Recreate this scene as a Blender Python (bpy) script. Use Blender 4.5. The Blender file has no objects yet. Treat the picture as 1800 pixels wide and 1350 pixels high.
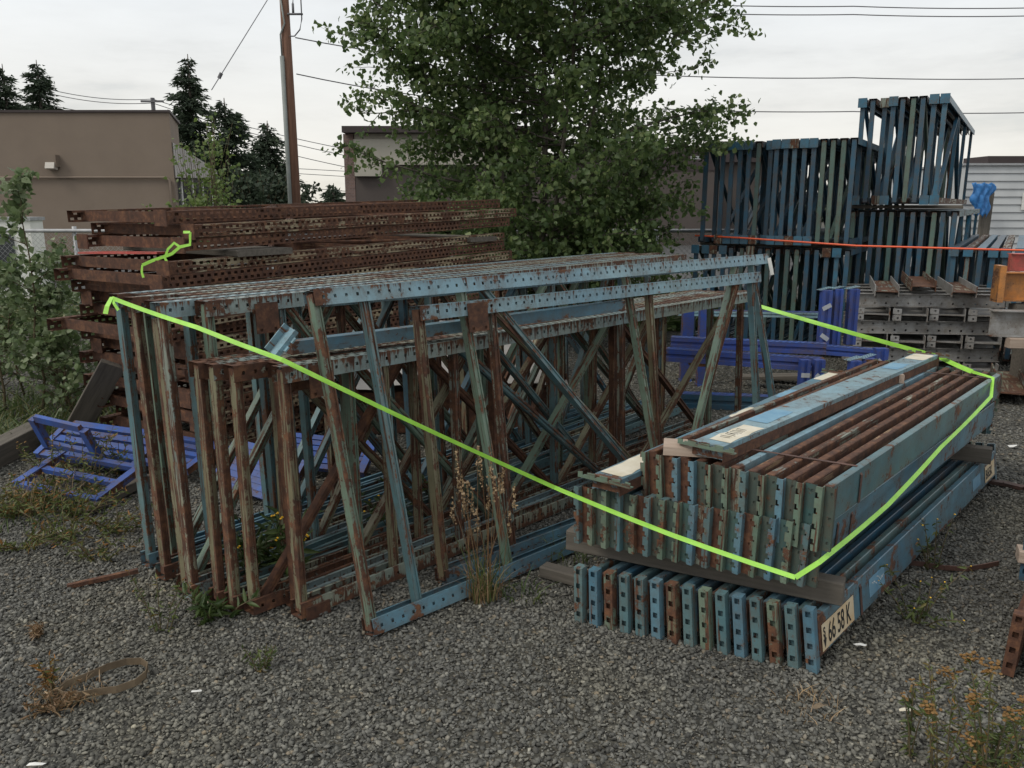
import bpy, math, random
import numpy as np
from mathutils import Matrix, Vector
random.seed(7); RNG = np.random.default_rng(7)
C = bpy.context.scene.collection
R = math.radians
H_CAM, PITCH, F = 1.6, R(12.1), 1470.0
cp, sp = math.cos(PITCH), math.sin(PITCH)
ORD = ['first','second','third','fourth','fifth','sixth','seventh','eighth','ninth','tenth','eleventh','twelfth',
       'thirteenth','fourteenth','fifteenth','sixteenth','seventeenth','eighteenth','nineteenth','twentieth','twenty-first','twenty-second']
def ray(px, py):
    v = 675-py
    return Vector((px-900, F*cp+v*sp, -F*sp+v*cp))
def P(px, py, z=0.0):                       # layout helper: ground plan point at height z
    r = ray(px, py); t = (z-H_CAM)/r.z
    return Vector((r.x*t, r.y*t, z))
def PY(px, py, Y):
    r = ray(px, py); t = Y/r.y
    return Vector((r.x*t, Y, H_CAM+r.z*t))
# ---------------------------------------------------------------- materials
def newmat(name):
    m = bpy.data.materials.new(name); m.use_nodes = True
    nt = m.node_tree; b = nt.nodes['Principled BSDF']
    return m, nt, b
def N(nt, t, **kw):
    n = nt.nodes.new(t)
    for k, v in kw.items(): setattr(n, k, v)
    return n
def ramp(nt, fac, stops, interp='LINEAR'):
    r = N(nt, 'ShaderNodeValToRGB'); cr = r.color_ramp; cr.interpolation = interp
    while len(cr.elements) < len(stops): cr.elements.new(0.5)
    for e, (p, c) in zip(cr.elements, stops):
        e.position = p; e.color = (c[0], c[1], c[2], 1) if not isinstance(c, (int, float)) else (c, c, c, 1)
    nt.links.new(fac, r.inputs[0]); return r.outputs[0]
def mix(nt, fac, a, b, mode='MIX'):
    m = N(nt, 'ShaderNodeMix', data_type='RGBA', blend_type=mode)
    for s, v in ((m.inputs[0], fac), (m.inputs[6], a), (m.inputs[7], b)):
        if isinstance(v, bpy.types.NodeSocket): nt.links.new(v, s)
        elif isinstance(v, (int, float)): s.default_value = v
        else: s.default_value = (v[0], v[1], v[2], 1)
    return m.outputs[2]
def coords(nt, scale=(1,1,1), rnd=True, space='Object'):
    tc = N(nt, 'ShaderNodeTexCoord'); mp = N(nt, 'ShaderNodeMapping')
    mp.inputs['Scale'].default_value = scale
    nt.links.new(tc.outputs[space], mp.inputs[0])
    w = None
    if rnd:
        oi = N(nt, 'ShaderNodeObjectInfo'); mu = N(nt, 'ShaderNodeMath', operation='MULTIPLY')
        mu.inputs[1].default_value = 90; nt.links.new(oi.outputs['Random'], mu.inputs[0]); w = mu.outputs[0]
    return mp.outputs[0], w
def noise(nt, vec, scale, detail=5, rough=.6, w=None):
    n = N(nt, 'ShaderNodeTexNoise', noise_dimensions='4D' if w else '3D')
    n.inputs['Scale'].default_value = scale; n.inputs['Detail'].default_value = detail; n.inputs['Roughness'].default_value = rough
    nt.links.new(vec, n.inputs['Vector'])
    if w: nt.links.new(w, n.inputs['W'])
    return n.outputs[0]
def math_(nt, op, a, b):
    m = N(nt, 'ShaderNodeMath', operation=op)
    for s, v in ((m.inputs[0], a), (m.inputs[1], b)):
        if isinstance(v, bpy.types.NodeSocket): nt.links.new(v, s)
        else: s.default_value = v
    return m.outputs[0]
def bump(nt, b, h, strength=.3, dist=.01):
    bp = N(nt, 'ShaderNodeBump'); bp.inputs['Strength'].default_value = strength; bp.inputs['Distance'].default_value = dist
    nt.links.new(h, bp.inputs['Height']); nt.links.new(bp.outputs[0], b.inputs['Normal'])
PAINTS = {}
def paint(name, c1, c2, rust=.5, streak=.5, rough=.42, long=True, fade=.25, drip=False, band=False):
    """weathered painted steel: paint of two tones, rust blotches and rust streaks along the part"""
    PAINTS[name] = (c1, c2, rust, streak, rough, fade)
    m, nt, b = newmat(name)
    v, w = coords(nt); vs, _ = coords(nt, (30, 8, 2.2) if drip else ((1.3, 26, 26) if long else (26, 26, 1.3)))
    n1 = noise(nt, v, 5.5, 8, .68, w); n2 = noise(nt, vs, 2.2, 6, .6, w); n3 = noise(nt, v, 1.6, 3, .5, w); n4 = noise(nt, v, 45, 5, .7, w)
    oi = N(nt, 'ShaderNodeObjectInfo')
    sh = math_(nt, 'MULTIPLY', math_(nt, 'SUBTRACT', oi.outputs['Random'], .5), .06)
    n1 = math_(nt, 'ADD', n1, sh)
    tg_ = N(nt, 'ShaderNodeTexCoord'); sg = N(nt, 'ShaderNodeSeparateXYZ'); nt.links.new(tg_.outputs['Generated'], sg.inputs[0])
    so_ = N(nt, 'ShaderNodeSeparateXYZ'); nt.links.new(tg_.outputs['Object'], so_.inputs[0])
    ends = ramp(nt, sg.outputs[0], [(0, .15), (.035, .0), (.97, .0), (1, .15)])
    edge = ramp(nt, so_.outputs[2], [(.0004, 0.), (.0012, .08), (.018, 0.)])
    if long: n1 = math_(nt, 'ADD', n1, math_(nt, 'ADD', ends, edge))
    if band:
        ay = math_(nt, 'ABSOLUTE', so_.outputs[1], 0); az_ = math_(nt, 'ABSOLUTE', so_.outputs[2], 0)
        n1 = math_(nt, 'ADD', n1, math_(nt, 'ADD', math_(nt, 'SUBTRACT', ramp(nt, ay, [(.012, 0.), (.019, .105), (.03, .105)]), .055), ramp(nt, ay, [(.001, .05), (.005, .0)])))
    n1 = math_(nt, 'ADD', n1, math_(nt, 'MULTIPLY', math_(nt, 'SUBTRACT', noise(nt, v, 30, 6, .75, w), .5), .50))
    t1 = 1-rust+.03
    r1 = ramp(nt, n1, [(max(0, t1-.015), 0.), (min(1, t1+.02), 1.)])
    t2 = 1-streak
    if drip: n2 = math_(nt, 'ADD', n2, math_(nt, 'SUBTRACT', ramp(nt, so_.outputs[2], [(.0005, .02), (.002, .16), (.025, .06), (.06, 0.)]), .05))
    r2 = ramp(nt, n2, [(max(0, t2-.02), 0.), (min(1, t2+.03), 1.)])
    spk = ramp(nt, math_(nt, 'ADD', n4, math_(nt, 'MULTIPLY', n1, .25)), [(.74, 0.), (.78, 1.)])
    mask = math_(nt, 'MAXIMUM', math_(nt, 'MAXIMUM', r1, r2), math_(nt, 'MULTIPLY', spk, .8))
    pc = mix(nt, ramp(nt, n3, [(.35, 0.), (.65, 1.)]), c1, c2)
    stain = ramp(nt, math_(nt, 'ADD', n1, math_(nt, 'MULTIPLY', n2, .25)), [(.50, 0.), (.80, .65)])
    pc = mix(nt, stain, pc, (.085, .062, .038))
    n5 = noise(nt, v, 7, 5, .7, w)
    pc = mix(nt, ramp(nt, n5, [(.35, 0.), (.75, fade)]), pc, mix(nt, .5, pc, (.30, .30, .26)))
    rc = ramp(nt, noise(nt, v, 22, 6, .7, w), [(.3, (.030, .016, .011)), (.5, (.082, .036, .021)), (.72, (.19, .088, .042))])
    nt.links.new(mix(nt, mask, pc, rc), b.inputs['Base Color'])
    rr = N(nt, 'ShaderNodeMapRange'); rr.inputs[3].default_value = rough; rr.inputs[4].default_value = .85
    nt.links.new(mask, rr.inputs[0]); nt.links.new(rr.outputs[0], b.inputs['Roughness'])
    bump(nt, b, math_(nt, 'ADD', math_(nt, 'MULTIPLY', n4, .6), mask), .35, .003)
    return m
def simple(name, c1, c2, scale=4, rough=.7, bmp=.2, bs=60, rnd=True, stretch=(1,1,1), metal=0):
    m, nt, b = newmat(name)
    v, w = coords(nt, stretch, rnd)
    n = noise(nt, v, scale, 7, .65, w)
    nt.links.new(ramp(nt, n, [(.3, c1), (.7, c2)]), b.inputs['Base Color'])
    b.inputs['Roughness'].default_value = rough; b.inputs['Metallic'].default_value = metal
    if bmp: bump(nt, b, noise(nt, v, bs, 4, .7, w), bmp, .004)
    return m
M = {}
M['blue']  = paint('worn_blue_paint',  (.065,.172,.250), (.120,.260,.335), .42, .36)
M['sky']   = paint('pale_blue_paint',  (.16,.31,.40), (.23,.38,.44), .40, .37, drip=True)
M['teal']  = paint('worn_teal_paint',  (.062,.145,.172), (.112,.205,.220), .44, .42)
M['green'] = paint('grey_green_paint', (.095,.165,.125), (.17,.24,.18), .46, .44)
M['ochre'] = paint('ochre_stained_paint', (.15,.13,.075), (.22,.22,.14), .50, .48)
M['rusty'] = paint('mostly_rusted_paint', (.26,.25,.17), (.17,.23,.22), .53, .50)
M['rail'] = paint('rust_run_pale_paint', (.27,.30,.26), (.20,.29,.31), .46, .45, drip=True)
M['railb'] = paint('rust_run_blue_paint', (.17,.28,.34), (.25,.33,.33), .43, .42, drip=True)
M['rustyr'] = paint('rust_run_rail_paint', (.27,.26,.18), (.20,.25,.22), .52, .50, drip=True)
M['perf'] = paint('rusted_cream_paint', (.29,.22,.13), (.33,.29,.19), .50, .50, .7)
M['rust']  = paint('rusted_steel', (.19,.095,.05), (.27,.20,.11), .58, .58, .75)
M['rustblk'] = paint('dark_rusted_steel', (.10,.05,.03), (.12,.06,.03), .66, .6, .8)
M['navy']  = paint('dark_blue_paint', (.014,.068,.120), (.022,.100,.170), .32, .28, fade=.05)
M['mid'] = paint('mid_blue_paint', (.022,.115,.195), (.040,.155,.24), .34, .30, fade=.05)
M['slate'] = paint('slate_green_paint', (.034,.095,.100), (.060,.130,.120), .34, .32, fade=.1)
M['plateg'] = paint('dull_green_paint', (.030,.060,.055), (.055,.095,.085), .42, .38)
M['sage'] = paint('muted_sage_paint', (.060,.120,.105), (.100,.165,.140), .37, .35, fade=.1)
M['royal'] = paint('royal_blue_paint', (.012,.048,.25), (.020,.070,.33), .34, .30, .6, fade=.05)
M['royal2'] = paint('faded_royal_paint', (.020,.078,.33), (.034,.112,.42), .36, .31, .6, fade=.06)
M['greyst'] = paint('grey_painted_steel', (.27,.275,.28), (.33,.335,.335), .30, .25)
M['orange'] = paint('orange_paint', (.50,.18,.03), (.55,.22,.05), .36, .33)
M['red']   = paint('red_paint', (.55,.07,.06), (.60,.10,.09), .28, .25)
def short(k):            # the same paint for small upright fittings: no weld-end rust
    if k+'_s' not in M:
        nm = M[k].name
        if nm not in PAINTS: M[k+'_s'] = M[k]
        else:
            c1, c2, ru, st, ro, fa = PAINTS[nm]; M[k+'_s'] = paint(nm+'_fitting', c1, c2, ru, st, ro, False, fa)
    return M[k+'_s']
def strutm(k):
    if k+'_b' not in M:
        c1, c2, ru, st, ro, fa = PAINTS[M[k].name]; M[k+'_b'] = paint(M[k].name+'_strut', c1, c2, ru, st, ro, True, fa, False, True)
    return M[k+'_b']
def beamm(k):
    if k+'_l' not in M:
        c1, c2, ru, st, ro, fa = PAINTS[M[k].name]; M[k+'_l'] = paint(M[k].name+'_beam', c1, c2, ru, min(st, .5)-.13 if ru < .5 else st, ro, True, fa)
    return M[k+'_l']
M['wood']  = simple('weathered_timber', (.065,.057,.047), (.155,.138,.115), 3, .85, .4, 30, stretch=(1,14,14))
M['wood2'] = simple('pale_cut_wood', (.28,.21,.16), (.42,.34,.28), 3, .85, .4, 30, stretch=(1,14,14))
M['strap'] = simple('lime_strap', (.27,.60,.06), (.38,.76,.11), 14, .45, .3, 200)
M['ostrap'] = simple('orange_strap', (.75,.10,.04), (.8,.14,.05), 3, .5, 0)
M['steelband'] = simple('rusty_band', (.05,.03,.025), (.12,.06,.045), 8, .7, 0)
M['band'] = simple('tan_packing_band', (.11,.08,.05), (.22,.165,.105), 12, .7, .1)
M['white'] = simple('white_paper', (.62,.62,.60), (.74,.74,.71), 5, .8, .1)
M['cream'] = simple('torn_cream_label', (.50,.45,.33), (.68,.65,.56), 9, .8, .1)
M['lblblue'] = simple('blue_sticker', (.10,.24,.38), (.20,.36,.46), 14, .6, .1)
M['tape']  = simple('silver_tape', (.30,.32,.35), (.45,.47,.5), 20, .5, .1)
M['ink']   = simple('black_ink', (.012,.012,.012), (.02,.02,.02), 3, .7, 0)
M['stick'] = simple('yellowed_sticker', (.55,.36,.16), (.62,.56,.42), 7, .6, 0)
M['metal'] = simple('galvanised_steel', (.28,.29,.30), (.42,.43,.44), 12, .5, .05, metal=.4)
M['wire']  = simple('grey_cable', (.10,.10,.11), (.14,.14,.15), 5, .7, 0)
M['tarp']  = simple('blue_tarp', (.03,.16,.42), (.05,.22,.55), 4, .45, .6, 9)
M['sheet'] = simple('grey_sheet', (.27,.26,.25), (.40,.39,.37), 6, .8, .4, 14)
M['yellow'] = simple('yellow_petal', (.75,.42,.02), (.85,.52,.03), 5, .6, 0)
M['dryflower'] = simple('orange_brown_flower', (.12,.065,.02), (.24,.13,.035), 30, .8, 0)
def leafmat(name, stops, trans=.35, rough=.5):
    m, nt, b = newmat(name)
    at = N(nt, 'ShaderNodeAttribute', attribute_name='tone')
    c = ramp(nt, at.outputs['Fac'], stops)
    nt.links.new(c, b.inputs['Base Color']); b.inputs['Roughness'].default_value = rough
    tr = N(nt, 'ShaderNodeBsdfTranslucent'); nt.links.new(c, tr.inputs[0])
    ms = N(nt, 'ShaderNodeMixShader'); ms.inputs[0].default_value = trans
    nt.links.new(b.outputs[0], ms.inputs[1]); nt.links.new(tr.outputs[0], ms.inputs[2])
    nt.links.new(ms.outputs[0], nt.nodes['Material Output'].inputs['Surface'])
    return m
M['leaf'] = leafmat('poplar_leaf', [(0, (.062,.108,.036)), (.5, (.120,.182,.062)), (.9, (.20,.26,.095)), (1, (.30,.36,.16))], .45)
M['leaf2'] = leafmat('sapling_leaf', [(0, (.070,.120,.046)), (.6, (.145,.20,.085)), (1, (.28,.33,.20))], .38)
M['bushleaf'] = leafmat('bush_leaf', [(0, (.075,.130,.03)), (1, (.18,.24,.07))], .4)
M['needle'] = leafmat('conifer_needle', [(0, (.016,.030,.016)), (1, (.042,.066,.034))], .15, .8)
M['grass'] = leafmat('grass_blade', [(0, (.045,.080,.022)), (.7, (.09,.13,.035)), (1, (.22,.19,.08))], .3)
M['weed'] = leafmat('weed_leaf', [(0, (.06,.09,.025)), (.6, (.12,.15,.04)), (.85, (.20,.14,.04)), (1, (.28,.13,.03))], .3)
M['dry'] = leafmat('dry_grass', [(0, (.20,.12,.06)), (1, (.42,.31,.18))], .2)
M['bark'] = simple('poplar_bark', (.06,.05,.04), (.13,.115,.095), 6, .9, .5, 20)
M['stem'] = simple('plant_stem', (.07,.06,.03), (.12,.09,.05), 6, .9, .2)
M['rock'] = None
def stonemat(name):
    m, nt, b = newmat(name)
    at = N(nt, 'ShaderNodeAttribute', attribute_name='tone')
    c = ramp(nt, at.outputs['Fac'], [(0, (.050,.049,.044)), (.35, (.110,.110,.098)), (.7, (.180,.178,.158)), (.88, (.25,.245,.212)), (.95, (.19,.15,.10)), (1, (.34,.33,.28))])
    v, _ = coords(nt, rnd=False)
    c = mix(nt, .75, c, ramp(nt, noise(nt, v, 90, 5, .7), [(.3, .45), (.7, 1.25)]), 'MULTIPLY')
    c = mix(nt, 1, c, ramp(nt, noise(nt, v, 1.1, 5, .6), [(.32, (.72,.72,.74)), (.5, (1,1,1)), (.68, (1.18,1.13,1.0))]), 'MULTIPLY')
    nt.links.new(c, b.inputs['Base Color']); b.inputs['Roughness'].default_value = .78
    bump(nt, b, noise(nt, v, 240, 3, .7), .3, .002)
    return m
M['stone'] = stonemat('crushed_gravel')
def groundmat():
    m, nt, b = newmat('gravel_ground')
    v, _ = coords(nt, rnd=False)
    vo = N(nt, 'ShaderNodeTexVoronoi'); vo.inputs['Scale'].default_value = 55; nt.links.new(v, vo.inputs['Vector'])
    vo2 = N(nt, 'ShaderNodeTexVoronoi'); vo2.inputs['Scale'].default_value = 75; nt.links.new(v, vo2.inputs['Vector'])
    sep = N(nt, 'ShaderNodeSeparateColor'); nt.links.new(vo.outputs['Color'], sep.inputs[0])
    c = ramp(nt, sep.outputs[0], [(0, (.050,.049,.042)), (.5, (.105,.104,.088)), (.85, (.165,.162,.138)), (.95, (.18,.15,.10)), (1, (.32,.31,.26))])
    edge = ramp(nt, vo.outputs['Distance'], [(.25, 1.0), (.75, .35)])
    c = mix(nt, 1, c, edge, 'MULTIPLY')
    big = noise(nt, v, .7, 5, .6)
    c = mix(nt, ramp(nt, big, [(.42, 0.), (.7, .55)]), c, (.075,.066,.045))
    nt.links.new(c, b.inputs['Base Color']); b.inputs['Roughness'].default_value = .9
    h = math_(nt, 'ADD', math_(nt, 'MULTIPLY', vo.outputs['Distance'], -1), math_(nt, 'MULTIPLY', vo2.outputs['Distance'], -.5))
    bump(nt, b, h, .9, .02)
    return m
M['ground'] = groundmat()
M['turf'] = simple('rough_turf', (.055,.085,.03), (.12,.14,.06), 8, .95, .5, 25, False)
M['asphalt'] = simple('asphalt', (.045,.045,.046), (.065,.065,.065), 9, .9, .3, 60, False)
M['stucco'] = simple('brown_stucco', (.19,.150,.118), (.215,.172,.136), 1.2, .95, .25, 60, False)
M['stucco2'] = simple('beige_panel', (.36,.34,.29), (.42,.40,.34), 1.2, .9, .1, 60, False)
M['brownwall'] = simple('taupe_wall', (.075,.062,.056), (.090,.075,.068), 1.2, .9, .1, 60, False)
M['trim'] = simple('dark_trim', (.030,.020,.020), (.042,.030,.030), 3, .6, 0, rnd=False)
M['corr'] = simple('grey_siding', (.36,.34,.32), (.44,.42,.40), 2, .8, .1, 20, False)
M['silver'] = simple('silver_siding', (.40,.42,.43), (.52,.54,.55), .8, .6, .1, 20, False)
def brickmat():
    m, nt, b = newmat('brick')
    tc = N(nt, 'ShaderNodeTexCoord'); mp = N(nt, 'ShaderNodeMapping'); mp.inputs['Rotation'].default_value = (R(90), 0, 0)
    nt.links.new(tc.outputs['Object'], mp.inputs[0])
    br = N(nt, 'ShaderNodeTexBrick'); br.inputs['Scale'].default_value = 4
    br.inputs['Color1'].default_value = (.13,.085,.075,1); br.inputs['Color2'].default_value = (.20,.13,.11,1); br.inputs['Mortar'].default_value = (.20,.18,.17,1)
    nt.links.new(mp.outputs[0], br.inputs['Vector']); nt.links.new(br.outputs['Color'], b.inputs['Base Color']); b.inputs['Roughness'].default_value = .9
    return m
M['brick'] = brickmat()
M['pole'] = simple('cedar_pole', (.10,.052,.034), (.20,.105,.07), 3, .9, .3, 20, stretch=(12,12,.6))
M['pipe'] = simple('grey_conduit', (.17,.19,.18), (.24,.26,.25), 3, .6, 0)
M['glass'] = simple('dark_glass', (.03,.035,.04), (.05,.055,.06), 2, .15, 0)
M['lampg'] = simple('lamp_lens', (.45,.42,.38), (.55,.52,.46), 8, .3, 0)
# ---------------------------------------------------------------- mesh helpers
class MB:
    def __init__(s): s.v = []; s.f = []
    def add(s, vs, fs):
        o = len(s.v); s.v += [tuple(p) for p in vs]; s.f += [tuple(i+o for i in f) for f in fs]
    def box(s, a, b):
        x0,y0,z0 = a; x1,y1,z1 = b
        s.add([(x0,y0,z0),(x1,y0,z0),(x1,y1,z0),(x0,y1,z0),(x0,y0,z1),(x1,y0,z1),(x1,y1,z1),(x0,y1,z1)],
              [(0,3,2,1),(4,5,6,7),(0,1,5,4),(1,2,6,5),(2,3,7,6),(3,0,4,7)])
    def quad(s, a, b, c, d): s.add([a,b,c,d], [(0,1,2,3)])
    def extrude(s, prof, x0, x1, cap=True):     # prof: (y,z) list, along x
        n = len(prof)
        vs = [(x0,y,z) for y,z in prof]+[(x1,y,z) for y,z in prof]
        fs = [(i,(i+1)%n,n+(i+1)%n,n+i) for i in range(n)]
        if cap: fs += [tuple(range(n-1,-1,-1)), tuple(range(n,2*n))]
        s.add(vs, fs)
    def bar(s, p0, p1, w, h, up=(0,0,1)):
        m = align(p0, p1, up); L = (Vector(p1)-Vector(p0)).length
        t = MB(); t.box((0,-w/2,-h/2),(L,w/2,h/2))
        s.add([m @ Vector(p) for p in t.v], t.f)
    def tube(s, pts, r, n=6):
        pts = [Vector(p) for p in pts]; rs = r if isinstance(r, (list, tuple)) else [r]*len(pts)
        rings = []
        for i, p in enumerate(pts):
            d = (pts[min(i+1, len(pts)-1)]-pts[max(i-1, 0)]).normalized()
            a = d.cross(Vector((0,0,1)) if abs(d.z) < .95 else Vector((1,0,0))).normalized(); b = d.cross(a)
            rings.append([p+(a*math.cos(2*math.pi*k/n)+b*math.sin(2*math.pi*k/n))*rs[i] for k in range(n)])
        vs = [q for r_ in rings for q in r_]; fs = []
        for i in range(len(pts)-1):
            for k in range(n): fs.append((i*n+k, i*n+(k+1)%n, (i+1)*n+(k+1)%n, (i+1)*n+k))
        fs += [tuple(range(n-1,-1,-1)), tuple(range((len(pts)-1)*n, len(pts)*n))]
        s.add(vs, fs)
    def panel(s, O, ex, ey, L, bands):
        O = Vector(O); ex = Vector(ex); ey = Vector(ey)
        def q(xa, xb, ya, yb):
            s.quad(O+ex*xa+ey*ya, O+ex*xb+ey*ya, O+ex*xb+ey*yb, O+ex*xa+ey*yb)
        for bd in bands:
            y0, y1 = bd[0], bd[1]
            if len(bd) == 2: q(0, L, y0, y1); continue
            hy, hl, hh, pitch, ph = bd[2:]
            x = 0; c = ph
            while c+hl/2 < L-.005:
                if c-hl/2 > .003:
                    q(x, c-hl/2, y0, y1); q(c-hl/2, c+hl/2, y0, hy-hh/2); q(c-hl/2, c+hl/2, hy+hh/2, y1); x = c+hl/2
                c += pitch
            q(x, L, y0, y1)
    def mesh(s, name, mat, smooth=False):
        me = bpy.data.meshes.new(name); me.from_pydata(s.v, [], s.f); me.materials.append(mat)
        if smooth: me.polygons.foreach_set('use_smooth', [True]*len(me.polygons))
        me.update(); return me
def align(p0, p1, up=(0,0,1)):
    p0 = Vector(p0); x = (Vector(p1)-p0).normalized(); u = Vector(up)
    if abs(x.dot(u.normalized())) > .99: u = Vector((0,1,0))
    y = u.cross(x).normalized(); z = x.cross(y)
    return Matrix(((x.x,y.x,z.x,p0.x),(x.y,y.y,z.y,p0.y),(x.z,y.z,z.z,p0.z),(0,0,0,1)))
def alignY(p0, p1, yax):
    p0 = Vector(p0); x = (Vector(p1)-p0).normalized(); z = x.cross(Vector(yax)).normalized(); y = z.cross(x)
    return Matrix(((x.x,y.x,z.x,p0.x),(x.y,y.y,z.y,p0.y),(x.z,y.z,z.z,p0.z),(0,0,0,1)))
def link(name, data, parent=None, mat4=None, loc=None):
    o = bpy.data.objects.new(name, data); C.objects.link(o)
    if parent: o.parent = parent
    if mat4 is not None: o.matrix_local = mat4
    elif loc is not None: o.location = loc
    return o
def tag(o, label, cat, group=None, kind=None):
    if label: o['label'] = label
    if cat: o['category'] = cat
    if group: o['group'] = group
    if kind: o['kind'] = kind
    return o
def thing(name, label, cat, mat4=None, loc=None, group=None):
    return tag(link(name, None, None, mat4, loc), label, cat, group)
def single(name, mb, mat, label, cat, group=None, mat4=None, smooth=False):
    return tag(link(name, mb.mesh(name, mat, smooth), None, mat4), label, cat, group)
def struct(name, mb, mat):
    return tag(link(name, mb.mesh(name, mat)), None, None, kind='structure')
def npmesh(name, V, Fc, mat, tone=None):
    me = bpy.data.meshes.new(name); V = np.asarray(V, np.float32); Fc = np.asarray(Fc, np.int32)
    nf, k = Fc.shape
    me.vertices.add(len(V)); me.vertices.foreach_set('co', V.ravel())
    me.loops.add(nf*k); me.loops.foreach_set('vertex_index', Fc.ravel())
    me.polygons.add(nf); me.polygons.foreach_set('loop_start', np.arange(0, nf*k, k, dtype=np.int32))
    me.update(calc_edges=True)
    if tone is not None:
        a = me.attributes.new('tone', 'FLOAT', 'POINT'); a.data.foreach_set('value', np.asarray(tone, np.float32))
    me.materials.append(mat); return me
# ---------------------------------------------------------------- sky, sun, camera
W = bpy.data.worlds.new('World'); bpy.context.scene.world = W; W.use_nodes = True
nt = W.node_tree; bg = nt.nodes['Background']
SUN_EL, SUN_AZ = R(48), R(-118)          # azimuth from +Y towards +X
sky = N(nt, 'ShaderNodeTexSky', sky_type='NISHITA'); sky.sun_disc = False
sky.sun_elevation = SUN_EL; sky.sun_rotation = SUN_AZ
tc = N(nt, 'ShaderNodeTexCoord'); sx = N(nt, 'ShaderNodeSeparateXYZ'); nt.links.new(tc.outputs['Generated'], sx.inputs[0])
cloud = ramp(nt, sx.outputs[2], [(0, (.80,.76,.66)), (.06, (.84,.82,.76)), (.20, (.79,.81,.81)), (.6, (.83,.84,.84))])
mp = N(nt, 'ShaderNodeMapping'); mp.inputs['Scale'].default_value = (1.2, 1.2, 6); nt.links.new(tc.outputs['Generated'], mp.inputs[0])
cn = noise(nt, mp.outputs[0], 2.2, 7, .6)
cloud = mix(nt, 1, cloud, ramp(nt, cn, [(.35, .85), (.5, .98), (.7, 1.06)]), 'MULTIPLY')
scl = mix(nt, 1, cloud, (10.5, 10.55, 10.7), 'MULTIPLY')
# thin veil: a little blue shows through the cloud layer
col = mix(nt, ramp(nt, cn, [(.30, .80), (.42, .97)]), sky.outputs[0], scl)
nt.links.new(col, bg.inputs[0]); bg.inputs[1].default_value = .10
sl = bpy.data.lights.new('sun', 'SUN'); sl.energy = 1.5; sl.angle = R(20); sl.color = (1, .93, .82)
so = bpy.data.objects.new('sun', sl); C.objects.link(so)
sd = Vector((math.sin(SUN_AZ)*math.cos(SUN_EL), math.cos(SUN_AZ)*math.cos(SUN_EL), math.sin(SUN_EL)))
so.rotation_euler = sd.to_track_quat('Z', 'Y').to_euler()
cam = bpy.data.cameras.new('camera'); co = bpy.data.objects.new('camera', cam); C.objects.link(co)
cam.sensor_width = 36; cam.lens = F/1800*36; cam.clip_end = 3000; cam.clip_start = .05
co.location = (0, 0, H_CAM); co.rotation_euler = (R(90)-PITCH, 0, 0)
sc = bpy.context.scene; sc.camera = co
sc.view_settings.view_transform = 'Standard'; sc.view_settings.look = 'None'; sc.view_settings.exposure = .08; sc.view_settings.gamma = 1
# ---------------------------------------------------------------- ground
b = MB(); b.quad((-900,-300,0),(900,-300,0),(900,1500,0),(-900,1500,0)); struct('ground', b, M['ground'])
b = MB(); b.quad((-60,12.3,.004),(3.2,12.3,.004),(3.2,16,.004),(-60,16,.004)); struct('grass_verge', b, M['turf'])
b = MB(); b.quad((-90,16,.006),(90,16,.006),(90,60,.006),(-90,60,.006)); struct('parking_lot', b, M['asphalt'])
def icosa():
    t = (1+5**.5)/2
    v = np.array([(-1,t,0),(1,t,0),(-1,-t,0),(1,-t,0),(0,-1,t),(0,1,t),(0,-1,-t),(0,1,-t),(t,0,-1),(t,0,1),(-t,0,-1),(-t,0,1)])/math.sqrt(1+t*t)
    f = np.array([(0,11,5),(0,5,1),(0,1,7),(0,7,10),(0,10,11),(1,5,9),(5,11,4),(11,10,2),(10,7,6),(7,1,8),(3,9,4),(3,4,2),(3,2,6),(3,6,8),(3,8,9),(4,9,5),(2,4,11),(6,2,10),(8,6,7),(9,8,1)])
    return v, f
def stones(name, n, y0, y1, smin, smax, power, pos=None):
    bv, bf = icosa(); nv = len(bv)
    if pos is None:
        y = y0+(y1-y0)*RNG.random(n)**power
        x = (RNG.random(n)*2-1)*(y*.66+.35)
    else: x, y = pos
    s = smin+(smax-smin)*RNG.random(n)**2.2
    base = bv[None]*(1+RNG.uniform(-.40,.40,(n,nv,1)))*s[:,None,None]
    base = base*np.stack([RNG.uniform(.8,1.25,n), RNG.uniform(.6,1.0,n), RNG.uniform(.30,.62,n)], 1)[:,None,:]
    def rot(a, i, j, V):
        c, s_ = np.cos(a)[:,None], np.sin(a)[:,None]; A = V[:,:,i].copy(); B = V[:,:,j].copy()
        V[:,:,i] = A*c-B*s_; V[:,:,j] = A*s_+B*c
    rot(RNG.normal(0,.45,n), 0, 2, base); rot(RNG.normal(0,.45,n), 1, 2, base); rot(RNG.uniform(0,6.28,n), 0, 1, base)
    base[:,:,0] += x[:,None]; base[:,:,1] += y[:,None]; base[:,:,2] += (RNG.uniform(-.15,.9,n)*s*.7)[:,None]
    Fc = (bf[None]+(np.arange(n)*nv)[:,None,None]).reshape(-1,3)
    tone = np.repeat(np.clip(RNG.normal(.46,.25,n),0,.93)+(RNG.random(n)>.992)*.4, nv)
    o = link(name, npmesh(name, base.reshape(-1,3), Fc, M['stone'], np.clip(tone,0,1)))
    tag(o, None, None, kind='stuff'); return o
o = stones('gravel', 140000, 1.75, 4.6, .0038, .0125, .72); o['label'] = 'grey crushed gravel covering the near yard'
o = stones('gravel', 95000, 4.4, 10, .006, .015, .8); o['label'] = 'grey crushed gravel farther back in the yard'
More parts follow.
